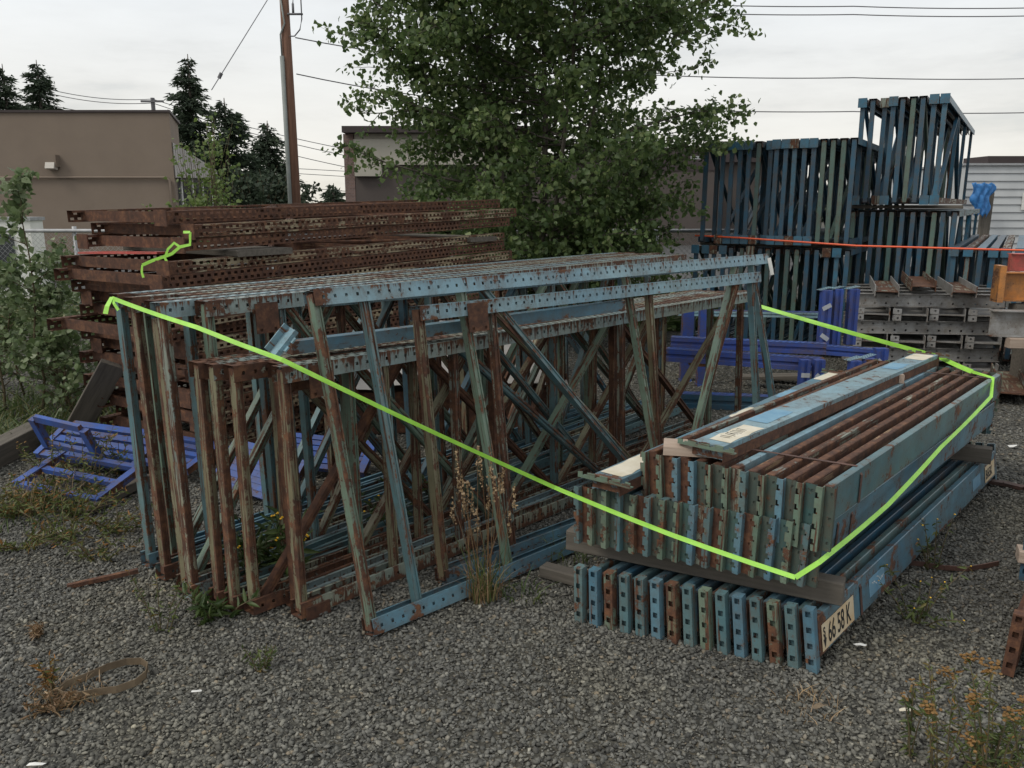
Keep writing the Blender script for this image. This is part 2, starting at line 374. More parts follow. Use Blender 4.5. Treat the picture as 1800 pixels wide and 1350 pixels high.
# ---------------------------------------------------------------- rack frames
def post_mesh(L, mat, holes=True, w=.075, d=.062):
    key = ('post', round(L,2), mat, holes, w)
    if key in CACHE: return CACHE[key]
    b = MB()
    if holes:
        b.panel((0,-w/2,0),(1,0,0),(0,1,0),L,[(0,w/2,w*.26,.025,.017,.05,.03),(w/2,w,w*.74,.025,.017,.05,.055)])
        for s in (-1,1): b.panel((0,s*w/2,0),(1,0,0),(0,0,1),L,[(0,d,d*.5,.0115,.013,.05,.04)])
    else:
        b.quad((0,-w/2,0),(L,-w/2,0),(L,w/2,0),(0,w/2,0))
        for s in (-1,1): b.quad((0,s*w/2,0),(L,s*w/2,0),(L,s*w/2,d),(0,s*w/2,d))
    for s in (-1,1): b.quad((0,s*w/2,d),(L,s*w/2,d),(L,s*(w/2-.014),d),(0,s*(w/2-.014),d))
    CACHE[key] = b.mesh('post', M[mat]); return CACHE[key]
def brace_mesh(L, mat, w=.038, d=.034):
    key = ('brace', round(L,2), mat, w)
    if key in CACHE: return CACHE[key]
    a, h = w/2, d/2; g = w*.13; c = w*.17
    prof = [(-a,-h+c),(-a+c,-h),(-g,-h),(-g,-h+.006),(g,-h+.006),(g,-h),(a-c,-h),(a,-h+c),(a,-g),(a-.005,-g),(a-.005,g),(a,g),(a,h),(-a,h),(-a,g),(-a+.005,g),(-a+.005,-g),(-a,-g)]
    b = MB(); b.extrude(prof, 0, L); CACHE[key] = b.mesh('brace', strutm(mat)); return CACHE[key]
def plate_mesh(mat='rustblk'):
    key = ('plate', mat)
    if key in CACHE: return CACHE[key]
    b = MB(); t = .006
    b.panel((0,0,-.115),(1,0,0),(0,0,1),.11,[(0,.03,.014,.012,.012,.07,.02),(.03,.125)])
    b.quad((0,.006,-.115),(.11,.006,-.115),(.11,.006,.01),(0,.006,.01))
    b.quad((0,0,.01),(.11,0,.01),(.11,.09,.01),(0,.09,.01)); b.quad((0,0,-.115),(0,.006,-.115),(0,.006,.01),(0,0,.01)); b.quad((.11,0,-.115),(.11,.006,-.115),(.11,.006,.01),(.11,0,.01))
    CACHE[key] = b.mesh('base_plate', M[mat]); return CACHE[key]
CACHE = {}
def frame(name, label, mat4, L, Hh, pm, bm, verts, diags, group, holes=True, plates=(), bw=.038, ew=None):
    """upright rack frame lying on one long side: two long posts, lacing braces between them. x = length, z = width"""
    t = thing('rack_upright', label, 'rack frame', mat4, group=group)
    pms = pm if isinstance(pm, (list, tuple)) else (pm, pm)
    link('post', post_mesh(L, pms[0], holes), t, Matrix.Identity(4))
    link('post', post_mesh(L, pms[1], holes), t, Matrix.Translation((0,0,Hh)) @ Matrix.Rotation(math.pi, 4, 'X'))
    rb = lambda: random.choice(bm) if isinstance(bm, (list, tuple)) else bm
    for i, x in enumerate(verts):
        w_ = ew if (ew and i == 0) else bw
        link('strut', brace_mesh(Hh-.03, rb(), w_), t, alignY((x,0,.015),(x,0,Hh-.015),(0,1,0)))
    for x0, z0, x1, z1 in diags:
        z0 = .02+z0*(Hh-.04); z1 = .02+z1*(Hh-.04)
        p0 = (x0,0,z0); p1 = (x1,0,z1)
        link('diagonal_brace', brace_mesh((Vector(p1)-Vector(p0)).length, rb(), bw), t, alignY(p0, p1, (0,1,0)))
    for (px_, z_) in plates:
        link('base_plate', plate_mesh(), t, Matrix.Translation((px_, -.046, z_)))
    return t
def fmat(p, az, lean=0, roll=0):
    a = R(az); x = Vector((math.sin(a), math.cos(a), math.sin(R(roll)))).normalized(); y = Vector((-math.cos(a), math.sin(a), 0))
    z = x.cross(y)
    m = Matrix(((x.x,y.x,z.x,p[0]),(x.y,y.y,z.y,p[1]),(x.z,y.z,z.z,p[2]),(0,0,0,1)))
    return m @ Matrix.Rotation(R(-lean), 4, 'X')      # lean the top towards +y (back-left)
GP = 'weathered rack frames standing on edge in the front row'
# front leaning frames
frame('rack_frame', 'blue rack frame leaning outermost of all, its paint bright on the top rail', fmat((-.54,2.89,.01), 45.9, 14.0), 3.3, 1.315, ('blue','sky'), ['teal','green','green'],
      [.02,.24,.74,1.88,3.14], [(1.88,0,.84,1),(2.02,0,2.98,1)], GP, ew=.046)
link('tag', (lambda b: (b.box((0,-.001,-.11),(.022,.001,0)), b.mesh('paper_tag', M['white']))[1])(MB()), None)
tg = bpy.data.objects['tag']; tg.name = 'paper_tag'; tp = fmat((-.54,2.89,.01), 45.9, 14.0) @ Vector((3.27,-.043,1.285)); tg.location = tp; tg.rotation_euler = (0, R(-14), R(-10))
tag(tg, 'small white paper tag hanging from the far top corner of the leaning blue frame', 'tag')
frame('rack_frame', 'shorter blue rack frame leaning just behind the outermost one, rust plate near its end', fmat((-.305,3.33,.01), 47, 7), 2.62, 1.19, ('blue','sky'), ['ochre','teal','rusty','blue'],
      [.02,.42,1.55,2.56], [(1.55,0,.40,1),(1.72,0,2.42,1)], GP, plates=[(.25,1.17)], ew=.048)
# row C, four lower frames
PAT1 = ([.03,.62,1.45,2.4,3.1], [(.62,0,1.45,1),(2.4,0,1.45,1),(2.4,0,3.1,1)])
PAT2 = ([.03,.35,1.2,2.2,3.3], [(.35,1,1.2,0),(1.2,0,2.2,1),(3.3,0,2.2,1)])
PAT3 = ([.03,.9,1.9,2.9], [(.05,0,.9,1),(.9,1,1.9,0),(1.9,0,2.9,1)])
clab = ['low rusted rack frame, the one closest to the leaning pair, with a square end plate', 'low rack frame with two rust brown end posts, second in from the leaning pair',
        'low rack frame with a heavily rusted end, third in from the leaning pair', 'low rack frame with streaked tan end strut, fourth in from the leaning pair','low rack frame with greenish end strut, fifth in from the leaning pair']
base = Vector((-.85,3.03,0))
va = Vector((-math.cos(R(43)), math.sin(R(43)), 0)); ua = Vector((math.sin(R(43)), math.cos(R(43)), 0))
Cst = [0, .03, -.11, -.15, -.17]
for i in range(5):
    p = base+va*(.083*i)+ua*(Cst[i]) + Vector((0,0,.012))
    pat = [([.03,.5,.9,2.2,3.6],[(.9,1,2.1,0),(2.3,0,3.5,1)]),PAT2,PAT3,PAT1,PAT2][i]
    frame('rack_frame', clab[i], fmat(p, 42.6, 2.0-.3*i), 3.75, 1.0, [('rustyr','rail'),('railb','rustyr'),('rustyr','rustyr'),('rustyr','rail'),('teal','rustyr')][i],
          [['rusty','ochre','teal'],['rust','teal','green'],['rustblk','teal','ochre'],['ochre','green','teal'],['green','blue','ochre']][i], pat[0], pat[1], GP,
          plates=[(.02,.03),(.11,.98)] if i == 0 else ([(.24,.98)] if i == 2 else []), ew=.046)
# row D, taller frames behind
base = Vector((-1.245,3.16,0)); vd = Vector((-.76,.65,0)).normalized(); ud = Vector((math.sin(R(38)), math.cos(R(38)), 0))
dlab = ['tall rack frame with a ragged rusted plate on top, front of the tall row', 'tall rack frame with twin rusty end struts, second in the tall row', 'tall rack frame with ochre end strut, third in the tall row',
        'tall rack frame with broad blue end strut set back, fourth in the tall row', 'tall rack frame with dull olive end strut, fifth in the tall row', 'tall rack frame with grey green end strut, sixth in the tall row', 'tall rack frame at the far left, lime strap knotted on its corner']
Dst = [.10, -.04, -.02, .16, -.02, .06, .0]
for i in range(7):
    p = base+vd*(.088*i)+ud*Dst[i]+Vector((0,0,.012))
    pat = [PAT2,PAT1,PAT3,PAT2,PAT1,PAT3,PAT1][i]
    k = 4.0/3.75
    frame('rack_frame', dlab[i], fmat(p, 38.5, 2.5), 4.05, 1.22, [('teal','rail'),('railb','railb'),('rustyr','rail'),('blue','rustyr'),('teal','rail'),('blue','rustyr'),('blue','railb')][i],
          [['teal','green'],['ochre','rusty','teal'],['ochre','green'],['teal','blue'],['ochre','teal'],['green','ochre'],['ochre','teal']][i], [x*k for x in pat[0]], [(a*k,b_,c*k,d_) for a,b_,c,d_ in pat[1]], GP,
          plates=[(.22,1.18)] if i == 0 else [], ew=.046)
# bundle of long posts lying on the ground between the rows (edges show as lines)
# loose beam lying on the low row
# ---------------------------------------------------------------- step beams with hooked connectors
def beam_mesh(L, mat, h=.13, w=.044, step=True):
    key = ('beam', round(L,2), mat, h, w)
    if key in CACHE: return CACHE[key]
    if step: prof = [(-w/2,0),(w/2,0),(w/2,h-.03),(w/2-.018,h-.03),(w/2-.018,h),(-w/2+.003,h),(-w/2,h-.003)]
    else: prof = [(-w/2,0),(w/2,0),(w/2,h),(-w/2,h)]
    b = MB(); b.extrude(prof, .012, L-.012); CACHE[key] = b.mesh('beam_body', beamm(mat)); return CACHE[key]
def conn_u(mat):          # channel connector, square holes in its narrow face
    key = ('cu', mat)
    if key in CACHE: return CACHE[key]
    b = MB(); w = .038; H_ = .23; d = .034
    b.panel((0,w/2,0),(0,0,1),(0,-1,0),H_,[(0,w,w*.5,.020,.019,.058,.04)])
    for s in (-1,1): b.quad((0,s*w/2,0),(d,s*w/2,0),(d,s*w/2,H_),(0,s*w/2,H_))
    b.quad((.016,-w/2,0),(.016,w/2,0),(.016,w/2,H_),(.016,-w/2,H_))
    b.quad((0,-w/2,H_),(0,w/2,H_),(d,w/2,H_+.004),(d,-w/2,H_+.004))
    CACHE[key] = b.mesh('connector', short(mat)); return CACHE[key]
def conn_h(mat):          # notched hook strip with side flange and bolt plate
    key = ('ch', mat)
    if key in CACHE: return CACHE[key]
    b = MB(); H_ = .232; w = .024
    # strip with bites on its +y edge
    zs = [0]; n = 4; pr = []
    for k in range(n):
        c = .032+k*.056
        pr += [(c-.011, w), (c-.011, w-.014), (c-.003, w-.014), (c-.003, w-.009), (c+.011, w-.009), (c+.011, w)]
    rows = [(0,w-.003)] + [(z,y) for z,y in pr] + [(H_,w-.002)]
    prof = [(0,0)]+[(y,z) for z,y in rows]+[(0,H_)]
    vs = [(0,y-.004,z) for y,z in prof]+[(.004,y-.004,z) for y,z in prof]; n_ = len(prof)
    fs = [tuple(range(n_-1,-1,-1)), tuple(range(n_,2*n_))]+[(i,(i+1)%n_,n_+(i+1)%n_,n_+i) for i in range(n_)]
    b.add(vs, fs)
    b.box((.004,-.004,0),(.026,-.001,H_))                       # flange going back
    CACHE[key] = b.mesh('connector', short(mat)); return CACHE[key]
def bolt_plate(mat):
    key = ('bp', mat)
    if key in CACHE: return CACHE[key]
    b = MB(); H_ = .228
    b.panel((.026,-.002,0),(0,0,1),(0,-1,0),H_,[(0,.038,.026,.009,.009,.088,.03)])
    b.quad((.030,-.002,0),(.030,-.040,0),(.030,-.040,H_),(.030,-.002,H_)); b.quad((.026,-.040,0),(.026,-.040,H_),(.04,-.040,H_),(.04,-.040,0))
    CACHE[key] = b.mesh('bolt_plate', short(mat)); return CACHE[key]
PM = ['blue','teal','green','sky','blue','teal','ochre']
def beam(label, mat4, L, mat, conn, cm, group, h=.13, zc=-.05, name='step_beam'):
    t = thing(name, label, 'beam', mat4, group=group)
    link('beam_body', beam_mesh(L, mat, h), t, Matrix.Identity(4))
    cmesh = conn(cm)
    link('connector', cmesh, t, Matrix.Translation((-.02,0,zc)))
    link('connector', cmesh, t, Matrix.Translation((L+.02,0,zc)) @ Matrix.Rotation(math.pi, 4, 'Z'))
    if conn is conn_h:
        bp_ = bolt_plate(random.choice(['slate','plateg','plateg','rusty','slate','rustblk','plateg']))
        link('bolt_plate', bp_, t, Matrix.Translation((-.02,0,zc+.001)))
        link('bolt_plate', bp_, t, Matrix.Translation((L+.02,0,zc+.001)) @ Matrix.Rotation(math.pi, 4, 'Z'))
    return t
def bmatrix(p, az, tilt=0, rise=0):
    a = R(az); x = Vector((math.sin(a)*math.cos(R(rise)), math.cos(a)*math.cos(R(rise)), math.sin(R(rise)))); y = Vector((-math.cos(a), math.sin(a), 0)); z = x.cross(y)
    m = Matrix(((x.x,y.x,z.x,p[0]),(x.y,y.y,z.y,p[1]),(x.z,y.z,z.z,p[2]),(0,0,0,1)))
    return m @ Matrix.Rotation(R(tilt), 4, 'X')
GB = 'step beams stacked in three layers on the right'
AZB = 41.0
# bottom layer
pa, pb = P(1026,1092), P(1432,1178)
cols = ['teal','blue','green','teal','teal','blue','ochre','teal','green','teal','blue','teal','green','teal','blue']
for i in range(15):
    f = i/14; p = pa.lerp(pb, f)
    lab = 'blue beam on the gravel carrying the yellowed number sticker, rightmost of the bottom layer' if i == 14 else \
          f'{ORD[i]} beam from the left in the bottom layer on the gravel, {cols[i] if cols[i]!="sky" else "pale blue"} connector with square holes'
    sb = beam(lab, bmatrix((p.x-.01,p.y,.052), AZB, -(2+6*f)), 2.7, ['teal','blue','navy','teal','blue'][i%5] if i < 14 else 'blue', conn_u, cols[i], GB, h=.145, zc=-.052)
BOT = sb
# number sticker
def text_mesh(body, size, mat, bold=.0):
    cu = bpy.data.curves.new('t', 'FONT'); cu.body = body; cu.size = size; cu.offset = bold; cu.extrude = .0004
    o = bpy.data.objects.new('t', cu); C.objects.link(o); dg = bpy.context.evaluated_depsgraph_get()
    me = bpy.data.meshes.new_from_object(o.evaluated_get(dg)); bpy.data.objects.remove(o); me.materials.clear(); me.materials.append(M[mat]); return me
def sticker(parent, x0, x1, z0, z1, txt, size, y=-.0245, m='stick'):
    b = MB(); b.box((x0,y-.0010,z0),(x1,y,z1)); s = link('number_sticker', b.mesh('number_sticker', M[m]), parent, Matrix.Identity(4))
    rot = Matrix.Rotation(R(90), 4, 'X')
    for (tx, dx, dz, sz, sxx) in txt:
        me = text_mesh(tx, sz, 'ink', .0012)
        link('lettering', me, s, Matrix.Translation((x0+dx, y-.0016, z0+dz)) @ rot @ Matrix.Diagonal((sxx,1,1,1)))
    return s
s_ = sticker(BOT, .03, .34, .010, .108, [('S',.010,.052,.046,.9),('66 58 K',.054,.014,.104,.66)], .08)
b = MB(); b.add([(0,0,.035),(.03,0,.035),(.015,0,.0)], [(0,1,2)]); b.box((.009,-.0003,.033),(.021,.0003,.045)); link('arrow_mark', b.mesh('arrow_mark', M['ink']), s_, Matrix.Translation((.038,-.0262,.016)))
sticker(BOT, 2.42, 2.64, .015, .105, [('B/65K',.01,.018,.075,.8)], .08)
b = MB(); b.box((.52,-.0236,.03),(.70,-.0228,.105)); link('torn_label', b.mesh('torn_label', M['lblblue']), BOT, Matrix.Identity(4))
b = MB(); b.box((2.15,-.0236,.035),(2.32,-.0228,.10)); link('torn_label', b.mesh('torn_label', M['lblblue']), BOT, Matrix.Identity(4))
b = MB(); random.seed(3)
for k in range(7):
    x = .55+.02*k; b.bar((x,-.0242,.09-random.random()*.03),(x+.015,-.0242,.06+random.random()*.03),.0008,.003)
link('white_scratch', b.mesh('white_scratch', M['white']), BOT, Matrix.Identity(4))
# timbers below and between
pl, pr_ = P(985,945,.30), P(1478,1040,.30)
def timber(name, p0, p1, w, h, mat, label, cat='timber', up=(0,0,1), group=None):
    L = (Vector(p1)-Vector(p0)).length; b = MB(); c = .004
    b.extrude([(-w/2+c,-h/2),(w/2-c,-h/2),(w/2,-h/2+c),(w/2,h/2-c),(w/2-c,h/2),(-w/2+c,h/2),(-w/2,h/2-c),(-w/2,-h/2+c)], 0, L)
    return single(name, b, M[mat], label, cat, group, align(p0, p1, up))
d_ = Vector((.66,.75,0))
ta = P(988,952,.25)+d_*.05; tb = P(1474,1050,.25)+d_*.05
timber('timber', (ta.x,ta.y,.253),(tb.x,tb.y,.253),.07,.085,'wood','long grey timber lying across the bottom layer of beams, below the hooked connectors')
ta2 = ta+d_*2.25; tb2 = tb+d_*2.2
timber('timber', (ta2.x,ta2.y,.253),(tb2.x,tb2.y,.253),.07,.085,'wood','grey timber spacer under the far end of the beam pile')
g0 = P(955,1012)+d_*.0; g1 = P(1020,1040)
timber('timber', (g0.x,g0.y,.03),(g1.x+.25,g1.y-.1,.03),.07,.05,'wood','short brown timber on the gravel left of the bottom beams')
# middle layer
pa, pb = P(1008,958,.30), P(1404,1036,.30)
cm = ['teal','green','green','teal','green','teal','green','green','blue','teal','green','blue','green','blue','green','teal','blue']
for i in range(16):
    f = i/15; p = pa.lerp(pb, f)
    lab = f'{ORD[i]} beam from the left in the middle layer, {dict(sky="pale blue").get(cm[i], cm[i])} notched hook plate above the timber'
    mb_ = beam(lab, bmatrix((p.x+.03,p.y+.03,.37), AZB+.3, -1.5+4*f), 2.62, 'teal' if i%3 else 'blue', conn_h, cm[i], GB, h=.135, zc=-.07)
MID = mb_
# flat beam lying in the middle layer, left
def flat_beam(label, p, az, L, mat, z, wfoot, labels, rise=0, tilt=0):
    t = thing('step_beam', label, 'beam', bmatrix((p.x,p.y,z), az, tilt, rise), group=GB)
    b = MB(); w = wfoot; h = .05
    b.extrude([(-w/2,0),(w/2,0),(w/2,h),(-w/2,h)], .0, L); link('beam_body', b.mesh('beam_body', M[mat]), t, Matrix.Identity(4))
    b = MB(); b.box((0,-w/2-.003,-.012),(L,-w/2-.0005,h*.6)); link('rusty_edge', b.mesh('rusty_edge', M['rustblk']), t, Matrix.Identity(4))
    cmesh = conn_h('green')
    for X, rz in ((-.02, 0), (L+.02, math.pi)):
        m = Matrix.Translation((X, .115 if rz == 0 else -.115, h-.012)) @ Matrix.Rotation(rz, 4, 'Z') @ Matrix.Rotation(R(90), 4, 'X')
        link('connector', cmesh, t, m)
    for (x0, x1, y0, y1, mt) in labels:
        b = MB(); n = 6; vs = []
        for k in range(n+1):
            vs.append((x0+(x1-x0)*k/n, y0+random.uniform(-.006,.006), h+.0015))
        for k in range(n, -1, -1): vs.append((x0+(x1-x0)*k/n+random.uniform(-.006,.006), y1+random.uniform(-.006,.006), h+.0015))
        b.add(vs, [tuple(range(len(vs)))]); link('torn_label', b.mesh('torn_label', M[mt]), t, Matrix.Identity(4))
    return t
FB2 = flat_beam('flat pale blue beam with a torn cream label lying left on the middle layer', P(1065,848,.575), 39.3, 2.62, 'blue', .545, .12, [(.04,.36,-.05,.05,'cream'),(1.15,1.4,-.03,.05,'cream'),(1.72,1.95,-.04,.05,'lblblue'),(2.3,2.55,-.04,.05,'cream')])
# upper layer
pa, pb = P(1128,800,.67), P(1436,862,.67)
cu = ['green','green','blue','blue','green','green','teal','green','blue','green','green','teal']
for i in range(11):
    f = i/10; p = pa.lerp(pb, f)
    lab = f'{ORD[i]} beam from the left in the top layer, rust brown along its upper edge' if i < 10 else 'blue green beam with long clean side and open end, rightmost of the top layer'
    ub = beam(lab, bmatrix((p.x+.035,p.y+.04,.535), AZB, -4+5*f), 2.6, ['rusty','rust','teal','rust','rusty','sky','rust','rusty','rust','rust','teal'][i], conn_h, cu[i], GB, h=.135, zc=-.095)
UP = ub
# rust brown caps along the tops of the upper layer = strip child on right beam
FB = flat_beam('long pale blue beam lying flat across the very top of the pile, with torn labels', P(1243,796,.70), 42.3, 2.6, 'sky', .685, .125, [(.06,.34,-.055,.03,'cream'),(.42,.68,-.03,.058,'lblblue'),(1.95,2.15,-.04,.05,'lblblue'),(2.33,2.54,-.055,.05,'cream')])
b = MB()
for k in range(9):
    x = .12+.018*k; b.bar((x,-.03+random.random()*.01,.0525),(x+random.uniform(-.012,.014),.01+random.random()*.012,.0525),.0022,.0006)
link('handwriting', b.mesh('handwriting', M['ink']), FB, Matrix.Identity(4))
# wooden block with a half round back
b = MB(); prof = [(-.05,0),(.05,0),(.05,.02),(.036,.040),(.012,.050),(-.02,.048),(-.043,.03)]
b.extrude(prof, 0, .2); wp = P(1160,785,.70)
single('wood_block', b, M['wood2'], 'pale split wood block wedged on the near left corner of the beam pile', 'wood block', mat4=Matrix.Translation((wp.x+.02,wp.y+.03,.672)) @ Matrix.Rotation(R(-12),4,'Z'))
wp = P(1530,660,.70); b = MB(); b.box((0,-.05,0),(.16,.04,.045))
single('wood_block', b, M['wood2'], 'small wooden block under the far end of the flat top beam', 'wood block', mat4=Matrix.Translation((wp.x,wp.y,.672)) @ Matrix.Rotation(R(-10),4,'Z'))
# steel bands
def ribbon(name, pts, w, mat, label, cat, wdir=None, twist=None, t=.0012, parent=None):
    b = MB(); pts = [Vector(p) for p in pts]
    for i in range(len(pts)-1):
        p, q = pts[i], pts[i+1]; 
        b.bar(p, q, w, t, up=wdir[i] if wdir else (0,0,1))
    o = link(name, b.mesh(name, M[mat]), parent)
    if label: tag(o, label, cat)
    return o
def on_beam(t, x, y, z): return t.matrix_world @ Vector((x,y,z))
bpy.context.view_layer.update()
for (xx, lab) in ((.30, 'rusty steel band around the top layer near the hooked ends'), (2.38, 'rusty steel band around the top layer near its far end')):
    q0 = on_beam(UP, xx, -.027, 0); q1 = on_beam(UP, xx, -.027, .107); q2 = on_beam(UP, xx, -.006, .137); q3 = q2+Vector((-.39,.24,.004))
    ribbon('steel_band', [q0,q1,q2,q3], .016, 'steelband', lab, 'band', wdir=[(.7,-.7,0),(.7,-.7,.4),(0,0,1)])
for (xx, lab) in ((.20, 'dark packing band around the middle layer side, the nearer one'), (.34, 'dark packing band around the middle layer side, the farther one')):
    q0 = on_beam(MID, xx, -.026, 0); q1 = on_beam(MID, xx, -.026, .105); q2 = on_beam(MID, xx, -.006, .1385)
    ribbon('steel_band', [q0,q1,q2], .015, 'steelband', lab, 'band', wdir=[(.7,-.7,0),(.7,-.7,.4)])
q0 = on_beam(BOT, .42, -.026, 0); q1 = on_beam(BOT, .42, -.026, .112); q2 = on_beam(BOT, .42, -.006, .149)
ribbon('steel_band', [q0,q1,q2], .018, 'steelband', 'dark band around the bottom layer beside the yellowed number sticker', 'band', wdir=[(.7,-.7,0),(.7,-.7,.4)])
# loose beam on the low row
lb0 = P(508,622,1.03); lb1 = P(1090,545,1.06)
t = thing('step_beam', 'loose blue beam with a hooked end plate lying on top of the low rack frames', 'beam', align(lb0, lb1))
Lb = (lb1-lb0).length
b = MB(); b.extrude([(-.035,0),(.04,0),(.04,.02),(.016,.025),(.016,.052),(-.035,.052)], 0, Lb); link('beam_body', b.mesh('beam_body', M['blue']), t, Matrix.Identity(4))
k0, k1 = PY(482,624,3.02), PY(517,580,3.06); mm = t.matrix_basis.inverted() @ align(k0, k1, (-.6,-.7,.6)); Lk = (k1-k0).length
b = MB(); b.extrude([(-.035,0),(.035,0),(.035,.03),(.031,.03),(.031,.004),(-.031,.004),(-.031,.02),(-.035,.02)], 0, Lk)
for q_ in (.25,.6): b.box((Lk*q_,-.05,.0),(Lk*(q_+.2),-.034,.006))
link('connector', b.mesh('connector', short('sky')), t, mm)
# ---------------------------------------------------------------- rusty stack of flat frames
GR = 'rusted rack frames piled flat'
AZR = 33; ur = Vector((math.sin(R(AZR)), math.cos(R(AZR)), 0)); vr = Vector((-math.cos(R(AZR)), math.sin(R(AZR)), 0))
F0 = Vector((-1.93,5.0,0))
rm = ['rust','rust','rusty','rust','rusty','rust']
def flat_frame(label, p, az, L, Hh, mats, rise, bmats):
    a = R(az); x = Vector((math.sin(a)*math.cos(R(rise)), math.cos(a)*math.cos(R(rise)), math.sin(R(rise)))); z = Vector((-math.cos(a), math.sin(a), 0)); y = z.cross(x)
    m = Matrix(((x.x,y.x,z.x,p.x),(x.y,y.y,z.y,p.y),(x.z,y.z,z.z,p.z),(0,0,0,1)))
    return frame('rack_frame', label, m, L, Hh, mats, bmats, [.10,.75,1.75,2.75], [(.75,0,1.75,1),(1.75,1,2.75,0)], GR, bw=.066)
z = .06; nl = 18
zs = []
NLOW = 16
for i in range(NLOW): zs.append(z+i*.0785)
zt = zs[-1]+.079+.05
for i in range(3): zs.append(zt+i*.079)
for i, zz in enumerate(zs):
    top = i >= NLOW
    off = (.0, .06, -.02)[i-NLOW] if top else [.10,-.02,.10,-.06,.04,-.10,.0,-.12,-.04,-.10,-.30,-.10,-.06,-.12,-.20,-.14][i]
    sh = (.02, .0, .14)[i-NLOW] if top else random.uniform(-.05,.05)-.05
    p = F0+ur*off+vr*sh+Vector((0,0,zz))
    n = len(zs)-1-i
    lab = 'topmost rusted frame of the flat pile, set back from the ones below' if n == 0 else f'rusted rack frame lying flat, {ORD[n]} below the topmost one in the pile'
    flat_frame(lab, p, AZR+random.uniform(-.5,.5)+(0 if top else .3), 3.55+random.uniform(-.04,.05), 1.12 if not top else 1.05, (('rust','perf','rustblk','perf')[i%4], 'rust'), .25+1.15*i/18, ['rustblk','rustblk','rust'])
    if i % 3 != 1 or top:
        fr = [o for o in C.objects if o.name.startswith('rack_upright')][-1]
        b = MB(); b.box((-.008,-.045,-.02),(0,.05,.10)); me_ = CACHE.setdefault('pp', b.mesh('base_plate', M['rustblk'])); link('base_plate', me_, fr, Matrix.Identity(4))
        if i % 4 == 0: link('base_plate', me_, fr, Matrix.Translation((0,0,1.0)))
tz = zs[NLOW-1]+.04+.025
for k, (dx, lab) in enumerate(((.55,'dark timber spacer under the top three rusted frames, left end'), (3.0,'grey timber spacer under the top three rusted frames, right end'))):
    a_ = F0+ur*dx+vr*-.06; b_ = a_+vr*1.2
    timber('timber', (a_.x,a_.y,tz),(b_.x,b_.y,tz+.01),.45 if k == 0 else .4,.04,'wood',lab)
# orange brace scrap inside the pile
a_ = F0+ur*.0+vr*1.05; b_ = F0+ur*.1+vr*.35
b = MB(); b.bar((a_.x,a_.y,tz-.01),(b_.x,b_.y,tz+.005),.12,.012); single('orange_plate', b, M['red'], 'flat orange red strip poking out between the rusted frames', 'metal strip')
# leaning plank
q0 = P(170,745,0); q1 = PY(200,640,5.35)
timber('plank', (q0.x,q0.y-.35,.0),(q1.x,q1.y,q1.z),.16,.03,'wood','brown plank leaning against the near end of the rusted pile', 'plank', up=(.5,-.6,.3))
# dunnage under pile
for k, (dx, lab) in enumerate(((.3,'timber bearer on the ground under the rusted pile, near end'),(2.9,'timber bearer on the ground under the rusted pile, far end'))):
    a_ = F0+ur*dx+vr*-.05; b_ = a_+vr*1.2; timber('timber', (a_.x,a_.y,.0),(b_.x,b_.y,.0),.1,.05,'wood',lab)
# ---------------------------------------------------------------- tall stacks of blue frames at the back right
GS = {'a':'blue frames in the upper tier of the wide stack','b':'blue frames in the lower tier of the wide stack','c':'blue frames on top of the tall stack','d':'blue frames at the foot of the tall stack','e':'blue frames in the low stack at the right edge'}
AZS = 31
def frow(key, p0, p1, n, Hh, L, z, where, mats, postmats, step=None, plates=()):
    p0 = Vector(p0); p1 = Vector(p1)
    for i in range(n):
        p = p0.lerp(p1, i/(n-1)); s = random.uniform(0,.05) if not step else step(i)
        u = Vector((math.sin(R(AZS)), math.cos(R(AZS)), 0)); p = p+u*s
        bm_ = mats[i] if i < len(mats) else random.choice(mats)
        lab = f'{ORD[i]} frame from the left, {where}, {dict(navy="dark blue",slate="slate green",mid="mid blue",sage="sage green",teal="teal",rustblk="rust brown").get(bm_,bm_)} end strut'
        pt = PATS[i%3]
        k = L/4.0
        frame('rack_frame', lab, fmat((p.x,p.y,z), AZS, random.uniform(-.4,.4)), L, Hh, (postmats[i%len(postmats)], postmats[(i+1)%len(postmats)]), [bm_,'navy'], [x*k for x in pt[0]], [(a*k,b_,c*k,d_) for a,b_,c,d_ in pt[1]], GS[key], holes=False, ew=.046)
        if i in plates:
            pass
PATS = [([.03,1.3,2.6,3.9],[(.1,1,1.3,0),(2.6,1,1.3,0),(2.6,1,3.9,0)]), ([.03,1.0,2.4,3.9],[(1.0,0,2.4,1),(3.9,0,2.4,1)]), ([.03,1.5,2.7,3.9],[(.1,0,1.5,1),(1.5,1,2.7,0)])]
def cyc(l, n): return [l[random.randrange(len(l))] for _ in range(n)]
frow('a', (2.12,9.5,0),(3.44,8.74,0), 17, 1.07, 4.6, 1.19, 'upper tier of the wide stack', ['navy']*6+['slate','navy','navy','navy','mid','mid','navy','sage','sage','sage','sage'], ['mid','navy','mid'], step=lambda i: (.0 if i not in (1,7) else .12))
frow('b', (2.06,9.5,0),(3.44,8.70,0), 17, 1.07, 4.6, .08, 'lower tier of the wide stack', ['slate','navy','slate','slate','sage','slate','sage','slate','slate','sage','slate','sage','slate','slate','navy','mid','slate'], ['mid','teal','navy'])
frow('d', (3.66,9.18,0),(4.50,8.68,0), 11, 1.44, 4.6, .10, 'foot of the tall stack', ['sage','slate','mid','sage','slate','sage','slate','slate','sage','sage','mid'], ['navy','teal'])
frow('c', (3.68,9.18,0),(4.34,8.80,0), 9, 1.07, 4.9, 1.61, 'top of the tall stack', ['navy','teal','navy','mid','sage','sage','sage','rustblk','mid'], ['mid','navy','rusty'], step=lambda i: (0,0,.1,0,0,0,0,0,0)[i])
